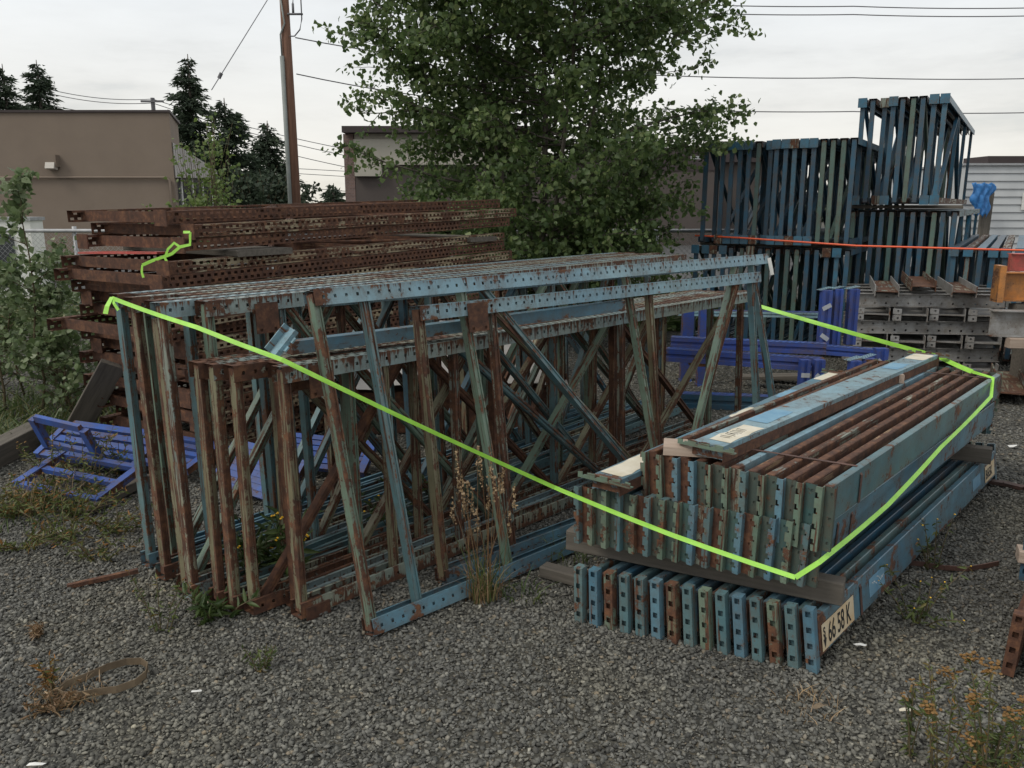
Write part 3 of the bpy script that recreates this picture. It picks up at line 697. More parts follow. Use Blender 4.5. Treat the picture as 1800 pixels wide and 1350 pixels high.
frow('e', (4.50,8.60,0),(5.3,8.15,0), 9, 1.12, 4.6, .05, 'low stack by the right edge', ['navy','teal','navy','slate','navy','mid','navy','navy','slate'], ['mid','navy','rusty'])
def usq(px_, py_, Y): return PY(px_, py_, Y)
# end cap plates on the tiers: rusted blue end plates belonging to a few frames are modelled as plates of those frames
bpy.context.view_layer.update()
for o in list(C.objects):
    if o.parent is None and o.name.startswith('rack_upright') and o.get('group') in (GS['a'], GS['b'], GS['c'], GS['e']):
        lab = o['label']; w = lab.split()[0]; k = ORD.index(w); g = o['group']
        Hh = 1.07 if g != GS['e'] else 1.12
        tops = {GS['a']: (1,2,3,4,5,7,8,9,10,11,12), GS['b']: (0,1,2,3,6,14,15), GS['c']: (0,2,3,7,8), GS['e']: (0,1,3,4,5,7)}[g]
        bots = {GS['a']: (2,3,4,5,6,7,8,9,10,11,12), GS['b']: (), GS['c']: (0,2,3,7,8), GS['e']: ()}[g]
        for idx, zz in ((tops, Hh-.085), (bots, -.01)):
            if k in idx:
                b = MB(); b.box((-.012,-.044,0),(-.004,.044,.095))
                CACHE.setdefault(('endp', k%4), b.mesh('end_plate', short(('mid','mid','rusty','mid')[k%4])))
                link('end_plate', CACHE[('endp', k%4)], o, Matrix.Translation((0,0,zz)))
# spacers between tiers
def spacer(p0, p1, z, dep, label):
    u = Vector((math.sin(R(AZS)), math.cos(R(AZS)), 0)); p0 = Vector(p0)+u*dep; p1 = Vector(p1)+u*dep
    timber('timber', (p0.x,p0.y,z),(p1.x,p1.y,z),.09,.035,'wood',label)
spacer((2.05,9.54,0),(3.5,8.70,0),1.168,.25,'dark timber spacer between the two tiers of the wide stack')
spacer((3.62,9.21,0),(4.55,8.65,0),1.578,.25,'dark timber spacer under the topmost blue frames')
# orange strap
pts = [PY(1222,414,9.62), PY(1300,418,9.2), PY(1505,432,8.55), PY(1800,440,7.9), PY(1900,443,7.7)]
b = MB(); b.tube(pts, .010, 5); single('orange_strap', b, M['ostrap'], 'thin orange strap stretched across the front of the tall blue stacks', 'strap')
# ---------------------------------------------------------------- grey perforated beams, cribbed
GG = 'grey perforated steel sections in the cribbed pile'
def isec(name, label, p0, p1, h, w, mat, group, holes=True, t=.006, cat='steel beam', chan=False):
    L = (Vector(p1)-Vector(p0)).length; tng = thing(name, label, cat, align(p0, p1), group=group)
    b = MB()
    if holes:
        for yy in (-t/2, t/2): b.panel((0,yy,0),(1,0,0),(0,0,1),L,[(0,h/2,h*.25,.018,.018,.10,.06),(h/2,h,h*.75,.018,.018,.10,.06)])
    else: b.box((0,-t/2,t),(L,t/2,h-t))
    link('web', b.mesh('web', M[mat]), tng, Matrix.Identity(4))
    for z_ in (0, h-t):
        b = MB(); b.box((0,-w/2,z_),(L,w/2,z_+t)) if not chan else b.box((0,-t/2,z_),(L,w,z_+t)); link('flange', b.mesh('flange', M[mat]), tng, Matrix.Identity(4))
    return tng
gx = Vector((math.cos(R(-6)), math.sin(R(-6)), 0)); gy = Vector((.35,.94,0)).normalized()
G0 = Vector((3.30,7.85,0)); h = .098
lvl = 0
lev = ['bottom','second','third','fourth','fifth','sixth','seventh']
# alternate: crosswise layers show end sections, lengthwise layers show webs with holes
h = .122
for lv in range(6):
    z = .03+lv*(h+.005)
    if lv % 2 == 1:
        for k in range(4):
            p = G0+gx*(-.15)+gy*(.02+k*.33)+Vector((0,0,z))
            lab = f'grey perforated section lying crosswise, {["front","second row","third row","rear"][k]} piece of course {["two","four","six"][lv//2]} of the crib'
            isec('steel_section', lab, p, p+gx*1.42, h, .06, 'greyst', GG)
    else:
        for k in range(4):
            p = G0+gx*(.10+k*.335)+gy*(-.04*(k%2)-.05)+Vector((0,0,z))
            lab = f'grey section pointing at the camera, {ORD[k]} from the left in course {["one","three","five"][lv//2]} of the crib'
            L_ = 1.3; q = thing('steel_section', lab, 'steel beam', align(p, p+gy*L_), group=GG)
            b = MB(); b.box((0,-.14,h*.45),(L_,.14,h*.45+.006)); link('web', b.mesh('web', M['greyst']), q, Matrix.Identity(4))
            for s in (-1,1):
                b = MB(); b.box((0,s*.14-.004,0),(L_,s*.14+.004,h)); link('flange', b.mesh('flange', M['greyst']), q, Matrix.Identity(4))
            b = MB(); b.panel((-.004,-.02,.004),(0,1,0),(0,0,1),.075,[(0,h*.42,h*.2,.016,.016,.04,.03),(h*.5,h-.01,h*.75,.016,.016,.04,.03)]); link('clip', b.mesh('clip', M['greyst']), q, Matrix.Identity(4) @ Matrix.Translation((0,.10,0)))
ztop = .03+6*(h+.005)
for k, (dx, mt, dz) in enumerate(((.10,'greyst',.0),(.42,'rusty',.05),(.78,'greyst',0.0))):
    # open channels lying web down on top
    p = G0+gx*(dx+.1)+gy*-.12+Vector((0,0,ztop+dz)); L_ = 1.2
    t = thing('steel_channel', ['grey channel with rusted web on the left of the crib top','rust brown channel raised in the middle of the crib top','grey channel with wide open web on the right of the crib top'][k], 'steel channel', align(p, p+gy*L_), group=GG)
    b = MB(); b.box((0,-.10,.02),(L_,.10,.026)); link('web', b.mesh('web', M['rusty' if k != 1 else 'rust']), t, Matrix.Identity(4))
    for s in (-1,1):
        b = MB(); b.box((0,s*.10-.004,-.02),(L_,s*.10+.004,.08)); link('flange', b.mesh('flange', M['greyst' if k != 1 else 'rusty']), t, Matrix.Identity(4))
# small flanged channel low at the far right, orange, red and grey beams
p = PY(1772,650,6.6); p.z = 0.02
q = isec('steel_beam', 'short rusty wide flange beam on the ground right of the grey crib', (p.x+.06,p.y,.10),(p.x+.5,p.y+.9,.10), .012, .2, 'ochre', None, holes=False)
for s in (-1,1):
    b = MB(); b.box((0,s*.10-.006,-.08),(.95,s*.10+.006,.09)); link('flange', b.mesh('flange', M['rusty']), q, Matrix.Identity(4))
def ibeam_face(label, pxy, Y, hpx, mat, L=1.6, w=.12):
    a = PY(pxy[0], pxy[1], Y); b2 = PY(pxy[0], hpx, Y); hh = a.z-b2.z
    return isec('steel_beam', label, (a.x,Y,b2.z),(a.x+L,Y-.25,b2.z), hh, w, mat, None, holes=False, t=.008)
t = ibeam_face('orange steel beam at the right edge above the grey one', (1752,478), 7.2, 528, 'orange')
b = MB(); b.box((.0,-.075,-.01),(.05,.075,.30)); link('end_post', b.mesh('end_post', M['orange']), t, Matrix.Identity(4))
ibeam_face('pale grey steel beam at the right edge below the orange one', (1742,545), 6.9, 590, 'greyst')
a_ = PY(1778,446,7.5); b = MB(); b.box((0,0,0),(1.5,.04,.15)); b.box((0,-.03,.15),(1.5,.07,.157)); single('red_beam', b, M['red'], 'bright red steel beam end above the orange beam at the right edge', 'steel beam', mat4=Matrix.Translation((a_.x,a_.y,a_.z-.155)))
a_ = PY(1772,594,6.8); timber('timber', (a_.x,a_.y,a_.z-.04),(a_.x+1,a_.y-.1,a_.z-.04),.09,.08,'wood2','pale timber block under the grey beam at the right edge')
for k, (x_, z_) in enumerate(((1762,0.0),(1762,.0))):
    pass
b = MB(); a0 = PY(1765,600,6.95)
b.box((0,0,0),(.5,.4,a0.z-.08)); single('crate', b, M['wood'], 'dark timber crib holding up the coloured beams at the right edge', 'crib', mat4=Matrix.Translation((a0.x+.32,6.95,0)))
b = MB(); a1 = PY(1770,530,7.25); b.box((0,0,0),(.5,.12,a1.z-PY(1770,545,7.25).z)); single('timber', b, M['wood'], 'dark spacer between the orange and the pale grey beam', 'timber', mat4=Matrix.Translation((a1.x,7.1,a1.z-.085)))
# ---------------------------------------------------------------- royal blue racks behind the leaning frames
def bluepost(b, p, w, d, z0, z1): b.box((p[0]-w/2,p[1]-d/2,z0),(p[0]+w/2,p[1]+d/2,z1))
def rack(label, px_, ptop, pbot, Y, wpx, name='steel_post', teeth=True, tapes=()):
    a = PY(px_, ptop, Y); c = PY(px_, pbot, Y); w = wpx*Y/1480
    t = thing(name, label, 'rack post', loc=(a.x, Y, c.z), group='royal blue posts standing behind the leaning frames')
    hh = a.z-c.z
    b = MB(); d = .07
    b.extrude([(-w/2,-d/2),(-w/6,-d/2),(-w/6,-d/2+.012),(w/6,-d/2+.012),(w/6,-d/2),(w/2,-d/2),(w/2,d/2),(-w/2,d/2)], 0, hh)
    me = b.mesh('post_body', short('royal')); m = Matrix(((0,1,0,0),(0,0,1,0),(1,0,0,0),(0,0,0,1)))
    link('post_body', me, t, m)
    if teeth:
        b = MB(); b.panel((-w/2-.01,-.02,hh),(1,.6,.14),(-.3,.9,0),w+.05,[(0,.035,.02,.012,.016,.022,.014),(.035,.07,.05,.012,.016,.022,.014)])
        link('perforated_cap', b.mesh('perforated_cap', M['sky']), t, Matrix.Identity(4))
    for (z_, ang) in tapes:
        b = MB(); b.box((-w*.45,-.001,-.018),(w*.45,.001,.018)); link('tape', b.mesh('tape', M['tape']), t, Matrix.Translation((0,-d/2-.002,hh*z_)) @ Matrix.Rotation(R(ang),4,'Y'))
    return t
rack('left tall royal blue post with silver tape, behind the lime strap', 1453,510,612,7.0,18,tapes=((.72,-28),(.2,35)))
rack('middle tall royal blue post, tight against its left neighbour', 1474,508,612,7.05,14)
rack('right tall royal blue post with perforated cap, in front of the grey crib', 1501,508,605,7.1,17)
rack('short royal blue post at the left with tape around it', 1415,632,690,6.5,17,teeth=False,tapes=((.55,2),))
rack('short royal blue post in the middle with slanted tape', 1440,632,692,6.5,18,teeth=False,tapes=((.5,40),))
rack('short royal blue post with white perforated cap, left one', 1503,634,668,6.3,20)
rack('short royal blue post with white perforated cap, right one', 1528,630,668,6.35,20)
rack('short royal blue post at the right with slanted tape', 1549,612,668,6.5,22,teeth=False,tapes=((.55,38),))
def longbox(label, pa_, pb_, Y0, Y1, hpx, mat='royal', name='blue_rail', d=.10):
    a = PY(pa_[0], pa_[1], Y0); c = PY(pb_[0], pb_[1], Y1); hh = hpx*Y0/1480
    t = thing(name, label, 'rack rail', align(a, c), group='royal blue rails lying behind the leaning frames'); L = (c-a).length
    b = MB(); b.extrude([(-d/2,-hh),(d/2,-hh),(d/2,0),(-d/2,0),(-d/2,-hh*.35),(-d/2+.012,-hh*.4),(-d/2+.012,-hh*.62),(-d/2,-hh*.66)], 0, L); link('rail_body', b.mesh('rail_body', M[mat]), t, Matrix.Identity(4))
    b = MB(); b.panel((0,-d/2,.003),(1,0,0),(0,1,0),L,[(0,d/2,d*.28,.03,.02,.05,.03),(d/2,d,d*.72,.03,.02,.05,.05)]); link('perforated_top', b.mesh('perforated_top', M['royal2']), t, Matrix.Identity(4))
    return t
longbox('upper royal blue rail running left behind the leaning frames', (1180,592),(1452,604),7.0,6.7,18)
longbox('lower royal blue rail running left behind the leaning frames', (1170,612),(1448,630),6.9,6.6,22)
longbox('short royal blue rail below the three tall posts', (1445,607),(1560,616),6.9,6.7,15)
longbox('royal blue rail lying near the ground behind the leaning frames', (1180,690),(1400,698),6.6,6.4,26,'navy')
longbox('pale blue perforated rail in front of the wide stack', (1190,545),(1446,549),7.9,7.7,9,'sky','pale_rail')
# supports reaching the ground for the pale and royal rails
for (x_, y_, Y_, lab) in ((1240,560,7.4,'royal blue post left behind the leaning frames, near the orange block'),(1210,555,7.6,'royal blue post farthest left behind the leaning frames')):
    c = PY(x_, y_-20, Y_); t = thing('steel_post', lab, 'rack post', loc=(c.x,Y_,0), group='royal blue posts standing behind the leaning frames')
    b = MB(); b.box((-.05,-.04,0),(.05,.04,c.z)); link('post_body', b.mesh('post_body', M['royal']), t, Matrix.Identity(4))
    b = MB(); b.box((-.054,-.044,.0),(.054,.044,.02)); link('foot', b.mesh('foot', M['royal2']), t, Matrix.Identity(4))
c = PY(1225,640,6.9); b = MB(); b.extrude([(-.06,0),(.06,0),(.06,.05),(.02,.09),(-.04,.09),(-.06,.06)],0,.12)
single('orange_block', b, M['orange'], 'small orange casting glimpsed behind the leaning frames', 'casting', mat4=Matrix.Translation((c.x-.05,6.95,c.z-.02)))
for k, (x_, y_, lab) in enumerate(((1385,660,'weathered board scrap on the ground behind the pile'),(1350,668,'pale board scrap behind the leaning frames'))):
    c = P(x_, y_+10, 0.03); timber('board', (c.x-.2,c.y+.1,.04+.05*k),(c.x+.35,c.y-.05,.08+.05*k),.14,.03,'wood',lab,'board')
# ---------------------------------------------------------------- lime strap
def strapline(pts, w=.0165, lab=None, name='lime_strap', mat='strap'):
    b = MB(); pts = [Vector(p) for p in pts]
    fine = []
    for i in range(len(pts)-1):
        n = max(1, int((pts[i+1]-pts[i]).length/.12))
        for k in range(n):
            f = k/n; q = pts[i].lerp(pts[i+1], f)
            q.z -= .006*min(1,(pts[i+1]-pts[i]).length)*math.sin(math.pi*f); fine.append(q)
    fine.append(pts[-1])
    for i in range(len(fine)): pass
    vs = []; 
    for i, q in enumerate(fine):
        d = (fine[min(i+1,len(fine)-1)]-fine[max(i-1,0)]).normalized()
        view = Vector((-.35,-.9,.25)); up = d.cross(view).normalized()
        a = .35*math.sin(i*.35)
        up2 = up*math.cos(a)+view.normalized()*math.sin(a)
        vs.append((q+up2*w/2, q-up2*w/2))
    n = d.cross(up).normalized()*.0012
    V = [];  
    for (p, q) in vs: V += [p, q, q+n, p+n]
    Fc = []
    for i in range(len(vs)-1):
        for k in range(4): Fc.append((4*i+k, 4*i+(k+1)%4, 4*i+4+(k+1)%4, 4*i+4+k))
    b.add(V, Fc); return b
A0 = PY(197,524,3.44); A05 = PY(345,575,3.02); A1 = PY(495,632,2.93); A2 = PY(975,857,3.02); A3 = PY(1180,940,2.80); A4 = PY(1398,1015,2.60)
A5 = PY(1440,988,2.64); A6 = on_beam(UP, .55, -.05, -.10); A7 = on_beam(UP, 2.2, -.04, .05); A8 = on_beam(UP, 2.36, -.02, .145)
A6 = PY(1560,888,3.10); A7b = PY(1655,785,3.60)
b = strapline([A0, A05, A1, A2, A3, A4]); b2 = strapline([A4, A5, A6, A7b, on_beam(UP,2.22,-.05,.07), A8, A8+Vector((-.05,.12,.01))])
b.v_extra = None; o_ = len(b.v); b.add(b2.v, b2.f)
A9 = A8+Vector((-.05,.12,.01)); A10 = PY(1650,627,4.95); A12 = PY(1315,532,5.75)
b3 = strapline([A9, A10, A12], .026); b.add(b3.v, b3.f)
single('lime_strap', b, M['strap'], 'long lime green strap tied across the leaning frames and round the beam pile', 'strap')
b = strapline([A0+Vector((0,0,.005)), A0+Vector((-.01,-.03,-.03)), A0+Vector((-.015,-.04,-.06))], .022); c_ = strapline([A0, A0+Vector((.02,-.03,-.02)), A0+Vector((.04,-.04,-.045))], .012); b.add(c_.v, c_.f)
single('strap_knot', b, M['strap'], 'lime strap tail and knot hanging at the far left frame corner', 'strap')
r_ = [(334,408),(334,430),(316,434),(302,446),(286,452),(268,458),(250,466)]
b = strapline([PY(x,y,4.86+(334-x)*.001) for x,y in r_], .018)
for seq in ([(316,434),(306,427),(295,438),(289,455)], [(250,466),(249,478),(252,488)], [(289,452),(293,460)], [(322,408),(334,408)]):
    c_ = strapline([PY(x,y,4.86+(334-x)*.001) for x,y in seq], .015); b.add(c_.v, c_.f)
single('strap_offcut', b, M['strap'], 'loose lime green strap looped on the front corner of the rusted pile', 'strap')
# ---------------------------------------------------------------- royal blue grates lying at the left
def grate(label, c00, c10, c01, nr, rw, mat='royal2', group='royal blue slatted grates lying on the ground at the left', lip=.0):
    """c00-c10 long side, c00-c01 short side; slats run along the long side"""
    c00, c10, c01 = Vector(c00), Vector(c10), Vector(c01); m = align(c00, c10, (c10-c00).cross(c01-c00))
    L = (c10-c00).length; S = (c01-c00).dot(m.to_3x3() @ Vector((0,1,0)))
    t = thing('blue_grate', label, 'grate', m, group=group)
    for X in (0, L-.045):
        b = MB(); b.box((X,0,-.02),(X+.045,S,.02)); link('side_rail', b.mesh('side_rail', M[mat]), t, Matrix.Identity(4))
    for k in range(nr):
        y = S*(k/(nr-1))*.94; b = MB(); b.extrude([(y,-.014),(y+rw,-.014),(y+rw,.010),(y,.014)], .046, L-.046); link('slat', b.mesh('slat', M[mat]), t, Matrix.Identity(4))
    return t
g = lambda x,y,z: tuple(P(x,y,z))
grate('front royal blue grate at the left, tipped up on the weeds', g(22,852,.08), g(172,884,.05), g(62,788,.18), 3, .04)
grate('royal blue grate with flat slats lying under the front one', g(60,800,.06), g(235,828,.05), g(95,742,.20), 5, .05)
grate('royal blue frame standing tilted at the back of the grate pile', g(80,782,.18), g(178,806,.15), g(86,742,.36), 2, .04)
grate('royal blue grate half hidden behind the first rack frames', g(150,795,.10), g(330,830,.08), g(190,750,.18), 5, .045)
grate('royal blue grate seen through the low rack frames', g(370,850,.05), g(500,890,.03), g(400,775,.25), 8, .04)
grate('royal blue grate lying farther right behind the low frames', g(470,815,.08), g(640,835,.05), g(495,765,.2), 6, .04)
a_ = P(178,886,.02); timber('timber', (a_.x-.02,a_.y-.12,.03),(a_.x+.1,a_.y+.35,.05),.06,.05,'wood','short dark timber end sticking out under the front blue grate')
# pale sheet behind the frames
b = MB(); nx, ny = 14, 8; c0 = PY(590,765,5.6)
for j in range(ny+1):
    for i in range(nx+1):
        b.v.append((i*.115, j*.09+.02*math.sin(i), .24*(j/ny)+.16*math.sin(math.pi*i/nx)*(.4+.6*j/ny)+.012*math.sin(i*2.3+j)))
for j in range(ny):
    for i in range(nx): a = j*(nx+1)+i; b.f.append((a,a+1,a+nx+2,a+nx+1))
c0 = P(590,770,.0); single('grey_sheet', b, M['sheet'], 'crumpled pale grey sheet lying between the frames and the rusted pile', 'sheet', mat4=Matrix.Translation((c0.x+.05,c0.y-.05,.33)) @ Matrix.Rotation(R(8),4,'Z'), smooth=True)
b = MB(); b.box((0,0,0),(1.5,.6,.30)); single('pallet_box', b, M['rustblk'], 'dark low steel box under the pale grey sheet', 'box', mat4=Matrix.Translation((c0.x+.1,c0.y+.05,.01)) @ Matrix.Rotation(R(8),4,'Z'))
# curb timber left
a_ = P(-60,815,.1); c_ = P(66,752,.1); timber('timber', (a_.x,a_.y,.07),(c_.x,c_.y,.07),.14,.14,'wood','long brown curb timber at the left edge by the saplings')
# rod, packing band, litter
a_ = P(118,1031,.012); c_ = P(243,1003,.03); b = MB(); b.bar(a_, c_, .022, .018); single('steel_rod', b, M['rustblk'], 'straight rusty bar lying on the gravel by the far left frame', 'bar')
seq = [(100,1218),(118,1202),(150,1190),(190,1172),(222,1163),(248,1162),(260,1170),(256,1186),(238,1200),(205,1212),(170,1216),(140,1222),(112,1222),(100,1216)]
b = MB(); pts = [P(x,y,.022) for x,y in seq]
for i in range(len(pts)-1): b.bar(pts[i], pts[i+1], .002, .026)
single('packing_band', b, M['band'], 'loop of tan packing band lying on the gravel at the lower left', 'band')
seq = [(1590,988),(1625,992),(1660,998),(1700,1000),(1730,995),(1755,990)]
b = MB(); pts = [P(x,y,.02) for x,y in seq]
for i in range(len(pts)-1): b.bar(pts[i], pts[i+1], .006, .022)
single('packing_band', b, M['steelband'], 'dark rusty band lying flat on the gravel right of the beam pile', 'band')
seq = [(1740,846),(1765,850),(1800,858),(1840,864)]
b = MB(); pts = [P(x,y,.02) for x,y in seq]
for i in range(len(pts)-1): b.bar(pts[i], pts[i+1], .05, .02)
single('dark_hose', b, M['steelband'], 'dark flat bar on the gravel at the right edge behind the pile', 'bar')
def scrap(px_, py_, s, mat, label, cat='litter'):
    c = P(px_, py_, .02); b = MB(); n = 7; ring = []
    for k in range(n):
        a = 6.283*k/n; rr = s*(.5+random.random()*.6); ring.append((math.cos(a)*rr*1.8, math.sin(a)*rr*.7, random.uniform(0,.012)))
    b.add(ring+[(0,0,.012)], [(k,(k+1)%n,n) for k in range(n)])
    single('litter', b, M[mat], label, cat, mat4=Matrix.Translation(c) @ Matrix.Rotation(random.random()*.6,4,'Z'))
scrap(345,1219,.016,'white','white paper scrap on the gravel right of the tan loop')
scrap(62,1346,.018,'white','pale scrap at the bottom left edge of the yard')
scrap(1512,1135,.016,'white','thin white splinter beside the dead leaves')
scrap(95,935,.03,'sheet','pale crumpled rag by the weeds at the left')
scrap(1780,785,.028,'white','white plastic scrap on the gravel at the right edge')
scrap(1440,1245,.022,'band','flattened brown dead plant on the gravel below the number sticker')
scrap(1590,1250,.018,'cream','small tan stone flake in the lower right gravel')
# ---------------------------------------------------------------- second beam stack at the right edge
q = P(1762,1188,0); az = 38
for k in range(4):
    pp = q+Vector((.02+.085*k,-.03*k,.04))
    beam(['rust brown beam at the lower right edge, leftmost of its stack','rust brown beam second in the stack at the lower right edge','green beam third in the stack at the lower right edge','blue beam fourth in the stack at the lower right edge'][k], bmatrix(pp, az, 3), 2.2, 'rust' if k < 2 else 'teal', conn_u, ['rustblk','rust','green','blue'][k], 'beams in the stack cut by the right edge', h=.16, zc=-.03)
a_ = P(1790,960,.30); timber('timber', (a_.x-.0,a_.y,.27),(a_.x+.8,a_.y-.35,.27),.08,.05,'wood2','timber across the stack at the right edge')
b = MB(); b.box((0,0,0),(.14,.04,.10)); 
beam('blue beam end lying over the rust brown ones at the right edge', bmatrix((a_.x+.03,a_.y-.02,.22), az), 2.0, 'blue', conn_u, 'navy', 'beams in the stack cut by the right edge', h=.10, zc=-.05)
# ---------------------------------------------------------------- foliage helpers
def leaves_np(centers, size, n_per=None, hang=.5, spread=None):
    n = len(centers)
    c = np.asarray(centers); s = size*RNG.uniform(.6,1.25,n)
    az = RNG.uniform(0,2*np.pi,n); el = RNG.normal(-hang,.55,n)
    d = np.stack([np.cos(az)*np.cos(el), np.sin(az)*np.cos(el), np.sin(el)], 1)
    r = RNG.normal(0,1,(n,3)); side = np.cross(d, r); side /= np.linalg.norm(side, axis=1)[:,None]+1e-9
    nrm = np.cross(side, d)
    w = (s*.42)[:,None]; L = s[:,None]
    fold = nrm*(s*.10)[:,None]
    base = c; tip = c+d*L
    m1 = c+d*L*.28; m2 = c+d*L*.62
    V = np.stack([base, m1+side*w+fold, m2+side*w*.72+fold, tip, m2-side*w*.72+fold, m1-side*w+fold], 1).reshape(-1,3)
    i = np.arange(n)*6
    Fc = np.concatenate([np.stack([i,i+1,i+2,i+3],1), np.stack([i,i+3,i+4,i+5],1)], 0)
    return V, Fc
def foliage(name, centers, size, mat, parent, tone_mu=.5, tone_sd=.22, hang=.5):
    V, Fc = leaves_np(centers, size, hang=hang)
    tone = np.repeat(np.clip(RNG.normal(tone_mu, tone_sd, len(centers)),0,1), 6)
    return link(name, npmesh(name, V, Fc, M[mat], tone), parent)
# main tree
tb_ = (.32, 9.6)
t = thing('poplar_tree', 'big leafy poplar growing behind the stacks in the middle of the yard', 'tree', loc=(tb_[0],tb_[1],0))
b = MB()
trunks = [[(0,0,0),(.02,.02,1.2),(.05,.0,2.4),(.0,.05,4.2),(.05,0,6.6)], [(.12,.05,0),(.3,.0,1.3),(.62,.1,2.8),(.95,.1,4.6)], [(-.1,0,0),(-.3,.1,1.3),(-.6,.0,2.7),(-.9,0,4.4)], [(.05,-.05,0),(.15,-.3,1.5),(.3,-.6,3),(.3,-.8,4.2)], [(-.05,.1,0),(-.1,.5,1.6),(-.2,.9,3.2)]]
for i, tr in enumerate(trunks): b.tube(tr, [.06,.045,.03,.02,.008][:len(tr)] if i == 0 else [.034,.026,.018,.008][:len(tr)], 7)
def rad(z): 
    return float(np.interp(z, [.6,1.0,1.5,2.2,2.9,3.6,4.6,5.8,6.8], [1.0,1.3,1.6,1.95,2.1,2.15,1.9,1.2,.3]))
lv = []; random.seed(11)
def twig(b, p, d, L, r0, nleaf, spread, clump=.5):
    pts = [Vector(p)]; d = Vector(d).normalized(); n = 5
    for k in range(n):
        d = (d+Vector((random.uniform(-.18,.18),random.uniform(-.18,.18),random.uniform(-.14,.16)))).normalized(); pts.append(pts[-1]+d*L/n)
    b.tube(pts, [r0*(1-.8*k/n) for k in range(n+1)], 4)
    for _ in range(nleaf):
        f = random.random()**.6*n; k = min(int(f), n-1); q = pts[k].lerp(pts[k+1], f-k)
        lv.append((q.x+random.gauss(0,spread), q.y+random.gauss(0,spread), q.z+random.gauss(0,spread*.8)))
    return pts
for i in range(215):
    tr = random.choice(trunks); f = random.random()
    z0 = .55+5.6*random.random()**1.15
    k = min(len(tr)-2, max(0, sum(1 for q in tr[1:] if q[2] < z0)));
    a, c = Vector(tr[k]), Vector(tr[k+1]); ff = min(1, max(0, (z0-a.z)/(c.z-a.z))); p = a.lerp(c, ff); p.z = min(z0, c.z)
    ang = random.random()*6.283
    tz_ = p.z+random.uniform(-.1,.75); rr = rad(tz_)*random.uniform(.65,1.05)
    tip = Vector((math.cos(ang)*rr+.05, math.sin(ang)*rr*.9, tz_))
    d = tip-p; L = d.length
    if L < .3: continue
    pts = twig(b, p, d, L, .011, 54, .07)
    for q in range(10):
        f = .25+.75*random.random(); k = min(int(f*5), 4); s0 = pts[k].lerp(pts[k+1], f*5-k)
        dd = (d.normalized()+Vector((random.gauss(0,.8),random.gauss(0,.8),random.gauss(.05,.6)))).normalized()
        twig(b, s0, dd, random.uniform(.25,.5), .004, 29, .055)
# the two sprays reaching left
for (tgt, nn) in (((-1.95,-.2,2.85),7), ((-2.2,-.1,2.15),7), ((-2.05,.1,3.55),5), ((1.95,0,2.6),7), ((1.9,-.2,3.6),6), ((1.55,-.3,1.35),6)):
    p = Vector((tgt[0]*.4,0,tgt[2]-.3)); d = Vector(tgt)-p; pts = twig(b, p, d, d.length, .016, 50, .06)
    for q in range(nn+4):
        f = .35+.65*random.random(); k = min(int(f*5),4); s0 = pts[k].lerp(pts[k+1], f*5-k)
        twig(b, s0, d.normalized()+Vector((random.gauss(0,.6),random.gauss(0,.6),random.gauss(.1,.6))), random.uniform(.2,.38), .004, 15, .035)
link('trunk', b.mesh('trunk', M['bark'], True), t, Matrix.Identity(4))
print('main tree leaves', len(lv))
foliage('crown', lv, .062, 'leaf', t, .42, .26)
# saplings left
random.seed(21)
def sapling(x, y, hgt, nb, label, leafs=.06, mat='leaf2', group='poplar saplings along the left edge', dens=16, wid=.35):
    global lv
    t = thing('sapling', label, 'sapling', loc=(x,y,0), group=group); b = MB(); lv = []
    st = [(0,0,0)]
    for k in range(6): st.append((st[-1][0]+random.gauss(0,.035), st[-1][1]+random.gauss(0,.03), hgt*(k+1)/6))
    b.tube(st, [.011*(1-.13*k) for k in range(7)], 5)
    for i in range(nb):
        f = (.08+.9*random.random())*6; k = min(int(f),5); p = Vector(st[k]).lerp(Vector(st[k+1]), f-k)
        a = random.random()*6.283; L = wid*(1.15-f/6)+.08
        twig(b, p, (math.cos(a), math.sin(a), random.uniform(.25,.9)), L*random.uniform(.6,1.2), .004, dens, .028)
    for _ in range(10): lv.append((st[-1][0]+random.gauss(0,.03), st[-1][1]+random.gauss(0,.03), hgt-random.random()*.3))
    link('trunk', b.mesh('trunk', M['stem'], True), t, Matrix.Identity(4)); foliage('crown', lv, leafs, mat, t, .55, .25, .3)
q = P(75,735); sapling(q.x, q.y, 1.82, 34, 'tallest poplar sapling at the left, in front of the white container', .062)
for k, (x_, y_, h_, lab) in enumerate(((10,735,1.25,'leafy sapling cut by the left edge of the picture'),(118,728,1.15,'bushy sapling against the end of the rusted pile'),(45,700,1.15,'sapling just left of the tallest one, behind it'),(100,690,1.3,'sapling hard behind the tallest one, to its right'),(-25,690,1.45,'sapling at the far left, partly out of the picture'),(135,740,.75,'low sapling beside the foot of the rusted pile'))):
    q = P(x_, y_); sapling(q.x, q.y, h_, 46, lab, .05, dens=17, wid=.42)
# bushes before the brown building and by the fence
def bush(x, y, r, h, n, label, mat='bushleaf', leaf=.10, cat='bush'):
    t = thing('bush', label, cat, loc=(x,y,0)); b = MB(); global lv; lv = []
    for i in range(n):
        a = random.random()*6.283; rr = r*random.random()**.6*.7
        twig(b, (math.cos(a)*rr*.3, math.sin(a)*rr*.3, 0), (math.cos(a)*rr, math.sin(a)*rr, h*random.uniform(.5,1.0)), h*random.uniform(.7,1.1), .02, 45, .13)
    link('trunk', b.mesh('trunk', M['stem'], True), t, Matrix.Identity(4)); foliage('crown', lv, leaf, mat, t, .5, .25, .2)
q = PY(355,360,20); bush(q.x, 20, 1.0, 1.75, 50, 'light green bush beside the grey canopy of the brown building', leaf=.11)
q = PY(365,300,20.5); bush(q.x, 20.5, .5, 3.4, 22, 'slim tall light green bush rising by the dark firs', leaf=.10)
